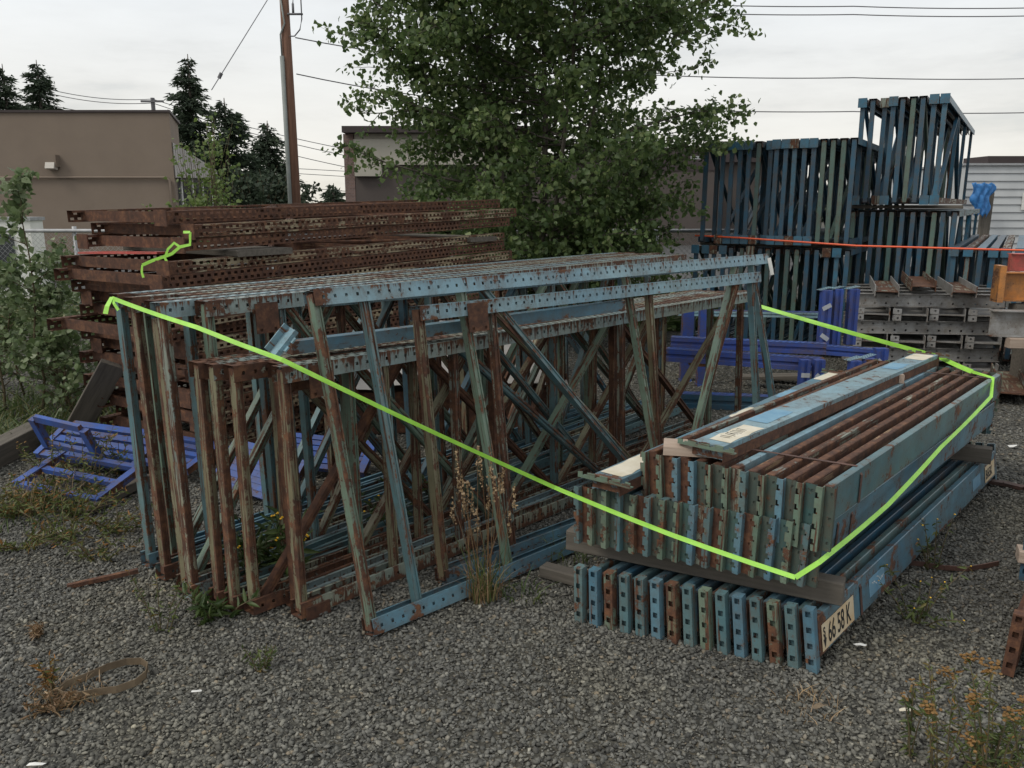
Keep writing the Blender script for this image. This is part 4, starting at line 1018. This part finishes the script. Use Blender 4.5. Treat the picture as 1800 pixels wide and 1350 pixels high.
q = PY(452,340,34); bush(q.x, 34, 1.7, 3.0, 60, 'broad dark green tree in front of the firs', 'needle', .2, 'tree')
for k,(x_,lab) in enumerate(((1030,'dark undergrowth right of the poplar trunk, by the fence'),(905,'dark undergrowth left of the poplar trunk, by the fence'),(1130,'low leafy brush under the right side of the poplar'))):
    q = PY(x_,430,9.9+k*.2); bush(q.x, q.y, .6, .95, 34, lab, 'leaf', .065)
random.seed(31)
# conifers
def conifer(x, y, h, r, label, seed):
    rs = random.Random(seed); t = thing('fir_tree', label, 'fir tree', loc=(x,y,0), group='dark firs behind the brown building')
    b = MB(); b.tube([(0,0,0),(0,0,h*.5),(.05,0,h)], [.3,.18,.02], 6); link('trunk', b.mesh('trunk', M['bark'], True), t, Matrix.Identity(4))
    cs = []; ds = []
    nl = int(h*5.2)
    for i in range(nl):
        z = h*(.10+.88*i/nl); rr = r*(1-i/nl)**.8*rs.choice((.55,.8,1,1.25))+.12
        for j in range(6 if rr > .8 else 4):
            a = rs.random()*6.283; R_ = rr*rs.uniform(.55,1.1)
            m = max(4, int(R_*16))
            for k in range(m):
                f = (k+1)/m; rad_ = R_*f
                for q in range(3):
                    cs.append((math.cos(a)*rad_+rs.gauss(0,.11), math.sin(a)*rad_+rs.gauss(0,.11), z-.22*R_*f*f*1.2+.12*R_*f+rs.gauss(0,.07)))
                    ds.append((math.cos(a)+rs.gauss(0,.5), math.sin(a)+rs.gauss(0,.5), rs.gauss(-.35,.25)))
    c = np.array(cs); d = np.array(ds); d /= np.linalg.norm(d,axis=1)[:,None]; n = len(c)
    side = np.cross(d, RNG.normal(0,1,(n,3))); side /= np.linalg.norm(side,axis=1)[:,None]
    s = RNG.uniform(.14,.36,n)[:,None]
    V = np.stack([c-side*s*.20, c+side*s*.20, c+d*s], 1).reshape(-1,3); i = np.arange(n)*3
    link('crown', npmesh('crown', V, np.stack([i,i+1,i+2],1), M['needle'], np.repeat(RNG.random(n),3)), t, Matrix.Identity(4)); print('conifer', n)
for (px_, py_, Y, r, lab, sd_) in ((328,95,48,2.9,'tallest fir, rising just right of the brown building',1),(392,172,46,3.4,'dense dark fir right of the tallest one',2),(468,212,52,3.3,'shorter fir nearest the wooden utility pole',3),
        (62,105,55,3.2,'fir above the roof of the brown building, second from the left edge',4),(2,112,52,2.8,'fir cut by the left edge above the brown building',5),(585,322,60,1.6,'small distant fir between the pole and the brick column',6)):
    q = PY(px_, py_, Y); conifer(q.x, Y, q.z, r, lab, sd_)
# ---------------------------------------------------------------- fence
YF = 12.0; hf = 1.24
t = thing('chain_link_fence', 'galvanised chain link fence running behind the yard', 'fence', loc=(0,YF,0))
b = MB(); x0, x1 = -9.5, 4.6; n = int((x1-x0)/.075); r = .0022
Vw = []; Fw = []
for s in (-1, 1):
    for k in range(-17, n):
        xa = x0+k*.075; xb = xa+hf
        p0 = np.array((xa if s > 0 else xb, .004*s, .02)); p1 = np.array((xb if s > 0 else xa, .004*s, hf))
        o0 = len(Vw)
        for p in (p0, p1):
            for (dx, dy) in ((-r,-r),(r,-r),(0,r)): Vw.append((p[0]+dx, p[1]+dy, p[2]))
        for q in range(3): Fw.append((o0+q, o0+(q+1)%3, o0+3+(q+1)%3, o0+3+q))
link('mesh_panel', npmesh('mesh_panel', Vw, Fw, M['metal']), t, Matrix.Identity(4))
b = MB(); b.tube([(x0-1.2,0,hf),(x1,0,hf)], .026, 8); link('top_rail', b.mesh('top_rail', M['metal'], True), t, Matrix.Identity(4))
for xx in (-8.8,-6.2,-3.4,-.7,2.05,4.5):
    b = MB(); b.tube([(0,0,0),(0,0,hf+.06)], .032, 8); link('fence_post', b.mesh('fence_post', M['metal'], True), t, Matrix.Translation((xx,.04,0)))
# ---------------------------------------------------------------- buildings
def boxpart(name, a, c, mat, parent, label=None):
    b = MB(); b.box(a, c); o = link(name, b.mesh(name, M[mat]), parent, Matrix.Identity(4))
    if label: o['label'] = label
    return o
# brown stucco building
cR = PY(297,198,25); hB = cR.z; xR = cR.x
t = thing('brown_building', 'flat roofed brown stucco building at the left', 'building', loc=(0,25,0))
xB = xR-1.15; yB = 3.6
def prism(name, foot, z0, z1, mat, parent):
    b = MB(); n = len(foot); b.add([(x,y,z0) for x,y in foot]+[(x,y,z1) for x,y in foot], [tuple(range(n-1,-1,-1)), tuple(range(n,2*n))]+[(i,(i+1)%n,n+(i+1)%n,n+i) for i in range(n)])
    return link(name, b.mesh(name, M[mat]), parent, Matrix.Identity(4))
prism('wall', [(-40,0),(xR,0),(xB,yB),(-40,yB)], 0, hB, 'stucco', t)
prism('parapet_cap', [(-40.02,-.05),(xR+.05,-.05),(xB+.06,yB+.05),(-40.02,yB+.05)], hB+.002, hB+.07, 'trim', t)
zp = PY(200,312,25).z; b = MB(); b.tube([(-40,-.06,zp),(xR-.25,-.06,zp),(xR-.12,-.06,zp-.08),(xR-.12,-.06,.3)], .035, 6); link('pipe', b.mesh('pipe', M['stucco'], True), t, Matrix.Identity(4))
lp = PY(93,284,25); w = boxpart('wall_lamp', (lp.x-.18,-.22,lp.z-.16),(lp.x+.20,-.003,lp.z+.18), 'stucco', t)
b = MB(); b.extrude([(-.30,lp.z-.20),(-.08,lp.z-.24),(-.08,lp.z-.05),(-.24,lp.z-.03)], lp.x-.10, lp.x+.16); link('lens', b.mesh('lens', M['lampg']), w, Matrix.Identity(4))
zc0 = PY(300,312,25).z
e0 = Vector((xR+.02,.05,0)); q1 = PY(382,300,29.5); e1 = Vector((q1.x, 4.5, 0)); zt0 = PY(299,250,25).z; zt1 = q1.z; zb1 = PY(382,313,29.5).z
b = MB(); nseg = 22
for k in range(nseg):
    f0, f1 = k/nseg, (k+.84)/nseg
    p, q = e0.lerp(e1, f0), e0.lerp(e1, f1); za, zb_ = zt0+(zt1-zt0)*f0, zt0+(zt1-zt0)*f1; z0a = zc0+(zb1-zc0)*f0; z0b = zc0+(zb1-zc0)*f1
    n_ = Vector((.3,-.1,0))*.12; pp = [Vector((v.x,v.y,z)) for v, z in ((p,z0a),(q,z0b),(q,zb_),(p,za))]
    b.add(pp+[v-Vector((1.2,-.9,0)) for v in pp], [(0,1,2,3),(7,6,5,4),(0,4,5,1),(1,5,6,2),(2,6,7,3),(3,7,4,0)])
link('canopy', b.mesh('canopy', M['corr']), t, Matrix.Identity(4))
b = MB(); d_e = (e1-e0); pr0 = e0+Vector((-.3,.25,0)); pr1 = e1+Vector((-.3,.2,0))
b.quad((pr0.x,pr0.y,0),(pr1.x,pr1.y,0),(pr1.x,pr1.y,zb1),(pr0.x,pr0.y,zc0)); link('shop_front', b.mesh('shop_front', M['glass']), t, Matrix.Identity(4))
b = MB()
for f in (.02,.25,.5,.75,.98):
    p = pr0.lerp(pr1, f); b.box((p.x-.04,p.y-.08,0),(p.x+.04,p.y-.01,zb1-.02))
link('window_frame', b.mesh('window_frame', M['white']), t, Matrix.Identity(4))
# beige building behind the poplar
Yb = 34; xl = PY(622,240,Yb).x; ztop = PY(640,234,Yb).z
t = thing('beige_building', 'beige and taupe building with dark roof trim behind the poplar', 'building', loc=(0,Yb,0))
boxpart('wall', (xl,0,0),(xl+14.5,14,ztop-1.0), 'brownwall', t)
xt = xl+7.5
b = MB(); b.box((xl+.02,-.25,PY(640,310,Yb).z),(xl+2.4*.45,-.003,ztop-.25)); b.box((xl+2.4*.45,-.25,PY(640,290,Yb).z),(xt,-.003,ztop-.25)); link('fascia', b.mesh('fascia', M['stucco2']), t, Matrix.Identity(4))
boxpart('upper_wall', (xl+.02,0.002,ztop-1.0+.002),(xt,10,ztop-.02), 'stucco2', t)
boxpart('roof_trim', (xl-.35,-.6,ztop-.02),(xt+.1,10.3,ztop+.22), 'trim', t)
boxpart('brick_column', (xl-.42,.0,0),(xl-.02,.9,ztop-.03), 'brick', t)
b = MB(); b.box((xt+.5,-.004,PY(1000,300,Yb).z),(xl+14.4,-.03,PY(1000,280,Yb).z)); link('fascia', b.mesh('fascia', M['trim']), t, Matrix.Identity(4))
# long taupe building
Yl = 38; x2 = PY(1020,300,Yl).x; x3 = PY(1380,300,Yl).x; zt2 = PY(1150,262,Yl).z
t = thing('taupe_building', 'long low taupe building with dark roof glimpsed right of the poplar', 'building', loc=(0,Yl,0))
boxpart('wall', (x2,-.5,0),(x3,10,zt2-.6), 'brownwall', t); boxpart('roof_band', (x2-.2,-.9,zt2-.6+.002),(x3+.2,10.2,zt2), 'trim', t)
boxpart('shop_sign', (PY(1205,300,Yl).x,-1.0,zt2-.75),(PY(1222,300,Yl).x,-.92,zt2-.35), 'metal', t)
for k in range(4):
    xx = PY(1090+40*k,300,Yl).x; boxpart('window', (xx,-.53,1.0),(xx+.7,-.502,2.2), 'glass', t)
# silver building
Ys = 20; x4 = PY(1697,300,Ys).x; zs_ = PY(1720,291,Ys).z
t = thing('silver_shed', 'pale silver shed with horizontal siding at the right', 'building', loc=(x4,Ys,0))
b = MB(); nb_ = 14; bh = zs_/nb_
for k in range(nb_): b.extrude([(0,k*bh),(-.035,k*bh+.01),(-.005,(k+1)*bh),(0,(k+1)*bh)], 0, 14)
b.box((0,.002,0),(14,8,zs_-.01)); link('wall', b.mesh('wall', M['silver']), t, Matrix.Identity(4))
boxpart('roof_cap', (-.05,-.08,zs_+.002),(14,8,zs_+.05), 'metal', t)
hx = PY(1740,290,Ys).x-x4; w = boxpart('roof_unit', (hx,.1,zs_+.06),(hx+2.4,1.2,zs_+.22), 'trim', t)
wx = PY(1795,350,Ys); boxpart('window', (wx.x-x4,-.06,wx.z-.25),(wx.x-x4+1.0,-.04,wx.z+.15), 'white', t)
bx = PY(1726,400,Ys-.3); timber('post', (bx.x,Ys-.35,0),(bx.x+.03,Ys-.35,PY(1726,362,Ys).z+.3),.22,.12,'wood','weathered timber post below the blue tarp by the silver shed','post', up=(0,1,0))
b = MB(); c1_ = PY(1728,322,Ys-.5); nx, ny = 9, 12
for j in range(ny+1):
    for i in range(nx+1):
        f = j/ny; wd = .52*(1-.35*f)+.04*math.sin(j*1.1)
        for _ in (0,): b.v.append(((i/nx-.5)*wd+.03*math.sin(j*.9), -.08*math.sin(math.pi*i/nx)-.05*math.sin(i*2.1+j*.8), -f*.72+.02*math.sin(i*1.9)*(1+2*f)))
for j in range(ny):
    for i in range(nx): a = j*(nx+1)+i; b.f.append((a,a+1,a+nx+2,a+nx+1))
o = single('blue_tarp', b, M['tarp'], 'crumpled bright blue tarp hanging in front of the silver shed', 'tarp', mat4=Matrix.Translation(c1_), smooth=True)
sm = o.modifiers.new('s','SOLIDIFY'); sm.thickness = .006
# white container behind the fence
Yc = 14.5; ca, cb = PY(-40,384,Yc), PY(52,388,Yc)
t = thing('white_container', 'white metal container behind the fence at the left edge', 'container', loc=(ca.x,Yc,0))
boxpart('body', (0,0,0),(cb.x-ca.x,.4,cb.z), 'white', t); boxpart('lid', (-.03,-.03,cb.z+.002),(cb.x-ca.x+.03,.43,cb.z+.06), 'metal', t)
boxpart('opening', (0,-.02,.2),(PY(22,400,Yc).x-ca.x,-.003,PY(10,412,Yc).z), 'glass', t)
# ---------------------------------------------------------------- utility poles and lines
Yp = 22; pb0 = PY(519,350,Yp); 
t = thing('utility_pole', 'tall brown wooden utility pole with grey conduit left of the poplar', 'utility pole', loc=(pb0.x,Yp,0))
b = MB(); b.tube([(.02,0,0),(.0,0,4),(-.03,0,9.5)], [.135,.125,.10], 12); link('pole', b.mesh('pole', M['pole'], True), t, Matrix.Identity(4))
zc_ = PY(520,100,Yp).z; b = MB(); b.tube([(-.10,-.12,0),(-.11,-.12,zc_)], .055, 8); b.tube([(-.11,-.12,zc_),(-.12,-.12,zc_+.5),(.0,-.14,zc_+.75),(-.08,-.13,zc_+1.4)], .022, 6)
link('conduit', b.mesh('conduit', M['pipe'], True), t, Matrix.Identity(4))
zb = PY(530,65,Yp).z; z2 = PY(530,25,Yp).z
b = MB(); b.tube([(.1,-.1,zb),(.22,-.1,zb),(.36,-.1,zb+.15),(.42,-.1,zb+.4),(.42,-.1,zb+.85),(.36,-.1,zb+.95),(.24,-.1,zb+.95),(.22,-.1,zb+.75)], .016, 6)
b.box((.08,-.14,z2-.04),(.45,-.08,z2)); b.tube([(.22,-.11,z2),(.22,-.11,z2+.22)], .03, 6); link('bracket', b.mesh('bracket', M['wire'], True), t, Matrix.Identity(4))
def cable(pts, r, label, sag=.0, name='power_line'):
    out = []
    for i in range(len(pts)-1):
        a, c = Vector(pts[i]), Vector(pts[i+1])
        for k in range(12):
            f = k/12; q = a.lerp(c, f); q.z -= sag*4*f*(1-f); out.append(q)
    out.append(Vector(pts[-1])); b = MB(); b.tube(out, r, 4)
    return single(name, b, M['wire'], label, 'cable', 'overhead cables')
cable([PY(519,66,Yp), PY(1000,112,26)], .014, 'upper cable leaving the wooden pole to the right behind the poplar', .2)
cable([PY(521,130,Yp), PY(1000,185,26)], .014, 'lower cable leaving the wooden pole to the right behind the poplar', .2)
b = cable([PY(470,0,19), PY(372,158,17)], .011, 'slanting guy cable at the upper left with a small insulator', 0)
c = PY(387,133,17.3); ib = MB(); ib.tube([c+Vector((-.03,0,-.05)), c+Vector((.03,0,.05))], .035, 6); link('insulator', ib.mesh('insulator', M['wire']), b)
for (ya, yb_, lab) in ((5,13,'highest cable crossing the sky at the upper right'),(20,27,'second highest cable at the upper right'),(132,137,'cable crossing the sky in the middle right'),(191,197,'lowest cable at the right, passing behind the tall stack')):
    cable([PY(1150,ya,30), PY(1500,(ya+yb_)/2+2,30), PY(1850,yb_,30)], .017, lab, .05)
for (ya, yb_, lab) in ((158,268,'thin distant line above the brown roof, upper one'),(165,280,'thin distant line above the brown roof, middle one'),(185,300,'thin distant line above the brown roof, lower one')):
    cable([PY(90,ya,70), PY(268,ya+16,70), PY(640,yb_,70)], .028, lab, .3)
for (ya, yb_, lab) in ((292,306,'distant line low behind the wooden pole, top one'),(300,316,'distant line low behind the wooden pole, middle one'),(322,344,'distant line low behind the wooden pole, bottom one')):
    cable([PY(440,ya,75), PY(700,yb_,75)], .026, lab, .0)
q = PY(268,172,70); t = thing('utility_pole', 'small far off pole showing above the brown roof', 'utility pole', loc=(q.x,70,0))
b = MB(); b.tube([(0,0,0),(0,0,q.z)], .16, 6); link('pole', b.mesh('pole', M['wire']), t, Matrix.Identity(4)); b = MB(); b.box((-.9,-.18,q.z-.35),(.9,-.03,q.z-.2)); link('crossarm', b.mesh('crossarm', M['wire']), t, Matrix.Identity(4))
q = PY(472,318,42); b = MB(); b.tube([(q.x,42,0),(q.x,42,q.z)], .06, 6); single('lamp_post', b, M['metal'], 'thin grey lamp post in front of the dark firs', 'lamp post')
# far hedge line closing the horizon
b = MB(); far = []
for k in range(2600):
    far.append((RNG.uniform(-75,75), RNG.uniform(78,84), abs(RNG.normal(0,1.3))))
o = foliage('far_woodland', far, 1.3, 'needle', None, .5, .25); tag(o, 'dark band of distant woodland along the horizon', 'woodland', kind='stuff')
# ---------------------------------------------------------------- weeds
def blades(n, r, h, lean, w, cx=0, cy=0, tip=.1):
    a = RNG.uniform(0,6.283,n); rr = r*np.sqrt(RNG.random(n)); x = cx+np.cos(a)*rr; y = cy+np.sin(a)*rr
    hh = h*RNG.uniform(.45,1.1,n); la = RNG.uniform(0,6.283,n); ll = hh*lean*RNG.uniform(.2,1.2,n)
    ww = w*RNG.uniform(.6,1.3,n); sa = RNG.uniform(0,6.283,n); sx_, sy_ = np.cos(sa)*ww, np.sin(sa)*ww
    V = []; z = np.zeros(n)
    for f, wf in ((0,1),(.4,.9),(.75,.6),(1,tip)):
        ox = x+np.cos(la)*ll*f*f; oy = y+np.sin(la)*ll*f*f; oz = hh*f*(1-.25*lean*f)
        V.append(np.stack([ox-sx_*wf, oy-sy_*wf, oz],1)); V.append(np.stack([ox+sx_*wf, oy+sy_*wf, oz],1))
    V = np.stack(V,1).reshape(-1,3); i = np.arange(n)*8
    Fc = np.concatenate([np.stack([i+2*k,i+2*k+1,i+2*k+3,i+2*k+2],1) for k in range(3)],0)
    return V, Fc, n
def tuft(px_, py_, n, r, h, lean, w, mat, label, name='grass_tuft', cat='grass tuft', mu=.5):
    p = P(px_, py_, 0); V, Fc, k = blades(n, r, h, lean, w)
    o = link(name, npmesh(name, V, Fc, M[mat], np.repeat(np.clip(RNG.normal(mu,.25,k),0,1),8)), None, Matrix.Translation(p)); return tag(o, label, cat)
# tall dry grass by the front frame
p = P(850,1055,0)
t = thing('dry_grass', 'tall dry grass with tan seed heads growing through the leaning front frame', 'grass tuft', loc=p)
V, Fc, k = blades(110, .06, .22, .8, .0016); link('blades', npmesh('blades', V, Fc, M['dry'], np.repeat(RNG.random(k),8)), t, Matrix.Identity(4))
V, Fc, k = blades(70, .06, .30, .5, .0022); link('blades', npmesh('green_blades', V, Fc, M['grass'], np.repeat(RNG.uniform(.4,1,k),8)), t, Matrix.Identity(4))
b = MB(); hv = []
for (hx_, hy_) in ((803,800),(812,832),(822,850),(830,865),(840,790),(845,812),(862,800),(868,845),(878,838),(884,830),(796,880),(815,870),(858,860),(904,858),(895,905),(838,900),(805,845)):
    top = PY(hx_, hy_, p.y+random.uniform(-.05,.12))-p; base_ = Vector((random.gauss(0,.03)+(-.06 if hx_ < 835 else .01), random.gauss(0,.03), 0))
    mid = base_.lerp(top, .5)+Vector((0,0,.02)); b.tube([base_, mid, top], [.0016,.0013,.0008], 4)
    for k in range(34):
        f = random.random(); hv.append((top.x+random.gauss(0,.0045)*(1-.5*f), top.y+random.gauss(0,.0045), top.z-.10+.115*f))
link('stems', b.mesh('stems', M['dry']), t, Matrix.Identity(4))
foliage('seed_heads', hv, .011, 'dry', t, .75, .2, -.9)
# leafy green clump at the low left frame corner
def herb(px_, py_, h, ns, label, leaf=.05, mat='grass', flowers=0, fm='yellow', wide=.12, cat='weed', pleaf=16, z0=0., mu=.3, fs=.012, lean=.3):
    random.seed(px_*7+py_); p = P(px_, py_, 0); t = thing('weed', label, cat, loc=p); b = MB(); global lv; lv = []; tips = []
    for i in range(ns):
        a = random.random()*6.283; x_ = math.cos(a)*wide*.3*random.random(); y_ = math.sin(a)*wide*.3*random.random(); hh = h*random.uniform(.55,1.05)
        dx, dy = math.cos(a)*wide*random.random(), math.sin(a)*wide*random.random()
        pts = [Vector((x_,y_,0)), Vector((x_+dx*.35,y_+dy*.35,hh*.5)), Vector((x_+dx,y_+dy,hh))]; b.tube(pts, [.0028,.0022,.0012], 4)
        for _ in range(pleaf):
            f = random.random()*2; k = min(int(f),1); q = pts[k].lerp(pts[k+1], f-k); lv.append((q.x,q.y,q.z))
        tips.append(pts[2])
    link('stems', b.mesh('stems', M['stem']), t, Matrix.Identity(4)); V, Fc = leaves_np(lv, leaf, hang=-.1)
    # narrow the leaves
    V = V.reshape(-1,6,3); ax = (V[:,0]+V[:,3])/2; mid = (V[:,1]+V[:,5])/2; V[:,1] = mid+(V[:,1]-mid)*.32; V[:,5] = mid+(V[:,5]-mid)*.32; m2 = (V[:,2]+V[:,4])/2; V[:,2] = m2+(V[:,2]-m2)*.32; V[:,4] = m2+(V[:,4]-m2)*.32
    link('leaves', npmesh('leaves', V.reshape(-1,3), Fc, M[mat], np.repeat(np.clip(RNG.normal(mu,.25,len(lv)),0,1),6)), t, Matrix.Identity(4))
    if flowers:
        for q in tips:
            b = MB()
            for k in range(flowers):
                c = q+Vector((random.gauss(0,fs*1.3),random.gauss(0,fs*1.3),random.gauss(0,fs)))*(1 if flowers > 2 else .4); n = 6
                ring = [c+Vector((math.cos(6.283*j/n)*fs*.62, math.sin(6.283*j/n)*fs*.62, random.uniform(-.2,.3)*fs)) for j in range(n)]
                b.add(ring+[c+Vector((0,0,fs*.5)), c-Vector((0,0,fs*.5))], [(j,(j+1)%n,n) for j in range(n)]+[((j+1)%n,j,n+1) for j in range(n)])
            link('flower_head', b.mesh('flower_head', M[fm]), t, Matrix.Identity(4))
    return t
herb(385,1085,.12,11,'green leafy weed at the foot of the low rusted frames',.060,wide=.16,mu=.25,pleaf=14)
herb(450,1010,.26,14,'green weed growing inside the low rack frames',.075,wide=.18,mu=.1)
herb(508,1025,.36,9,'groundsel with yellow flowers growing through the low rack frames',.07,flowers=2,wide=.10,mu=.35,fs=.011)
herb(432,1030,.16,4,'small yellow flowered weed by the low frames',.05,flowers=2,wide=.10,fs=.009)
herb(700,935,.30,7,'yellow flowered weed behind the second leaning frame',.06,flowers=1,wide=.25,fs=.01)
for k, (x_, y_, h_, n_, lab) in enumerate(((75,900,.20,26,'orange tinged weeds in front of the blue grates'),(30,905,.16,24,'low weeds at the left edge in front of the grates'),(140,905,.17,24,'yellowish weeds right of the grate corner'),(120,950,.22,14,'thin upright weed on the gravel below the grates'),
        (205,935,.16,14,'sparse weed near the far left frame foot'),(150,860,.34,12,'goldenrod growing up through the blue grates'),(95,850,.30,12,'dead flowered weed among the front grate slats'),(215,830,.30,10,'weed behind the far left frame'),(45,960,.10,14,'low sparse weed at the left edge on gravel'),(170,985,.16,9,'tiny thin weed on the gravel left of the rods'))):
    herb(x_, y_, h_, n_, lab, .035, 'weed', 2 if k in (0,5,6,2) else 0, 'dryflower', wide=.26, mu=.55, fs=.008, pleaf=18)
herb(285,1110,.28,5,'thin orange tipped weed on the gravel below the far left frame',.03,'weed',2,'dryflower',wide=.10,fs=.007)
herb(460,1180,.10,5,'tiny green weed on open gravel left of centre',.03,'weed',wide=.06)
herb(105,1245,.06,18,'reddish dead weed beside the tan packing loop',.026,'dry',wide=.14,mu=.0)
herb(92,1215,.14,6,'upright reddish sprig left of the tan packing loop',.03,'weed',wide=.06,mu=.95)
herb(65,1120,.05,14,'small brown dried clump on the left gravel',.022,'dry',wide=.04,mu=.05)
herb(1640,1005,.26,5,'slender weed with one yellow flower on the gravel right of the pile',.03,'weed',1,'yellow',wide=.12,fs=.008)
herb(1610,1090,.20,9,'sparse weed on the gravel between the pile and the right edge',.035,'weed',1,'yellow',wide=.22,fs=.006)
herb(1600,1330,.22,5,'weed with an orange tip in the lower right gravel',.028,'weed',4,'dryflower',wide=.06,fs=.007)
herb(1650,1380,.34,5,'tall thin reddish stemmed weed at the bottom right',.026,'weed',0,wide=.14,mu=.6,pleaf=40)
herb(1735,1400,.40,8,'tall goldenrod with rusty orange heads at the lower right edge',.028,'weed',26,'dryflower',wide=.18,mu=.5,fs=.009,pleaf=40)
herb(1800,1420,.36,7,'goldenrod clump partly cut by the lower right corner',.028,'weed',22,'dryflower',wide=.16,mu=.5,fs=.009,pleaf=34)
herb(1740,1370,.24,9,'low green weed in front of the goldenrod',.03,'weed',0,wide=.20,mu=.35,pleaf=30)
tuft(75,895,90,.16,.22,.7,.002,'dry','straw coloured grass in front of the blue grates')
tuft(60,905,160,.30,.12,.8,.0022,'grass','green grass at the foot of the blue grates')
tuft(1420,1245,60,.10,.05,1.5,.002,'dry','matted dry straw on the gravel below the number sticker')
tuft(130,1225,70,.12,.05,1.5,.002,'dry','matted straw inside the tan packing loop')
tuft(920,1048,40,.10,.10,1.2,.003,'grass','few green blades right of the dry grass')
tuft(1000,985,60,.12,.14,1.,.002,'grass','dark grass behind the short timber by the beam pile')
V, Fc, k = blades(5200, 1, .30, .7, .006); 
V[:,0] = V[:,0]*7.2-2.2; V[:,1] = V[:,1]*1.5+11.9
o = link('rough_grass', npmesh('rough_grass', V, Fc, M['grass'], np.repeat(RNG.random(k),8))); tag(o, 'rough grass along the chain link fence', 'grass', kind='stuff')
V, Fc, k = blades(2600, 1, .20, .8, .004)
V[:,0] = V[:,0]*1.6-4.2; V[:,1] = V[:,1]*.8+6.0
o = link('rough_grass', npmesh('left_grass', V, Fc, M['grass'], np.repeat(RNG.random(k),8))); tag(o, 'rough grass under the saplings at the left', 'grass', kind='stuff')
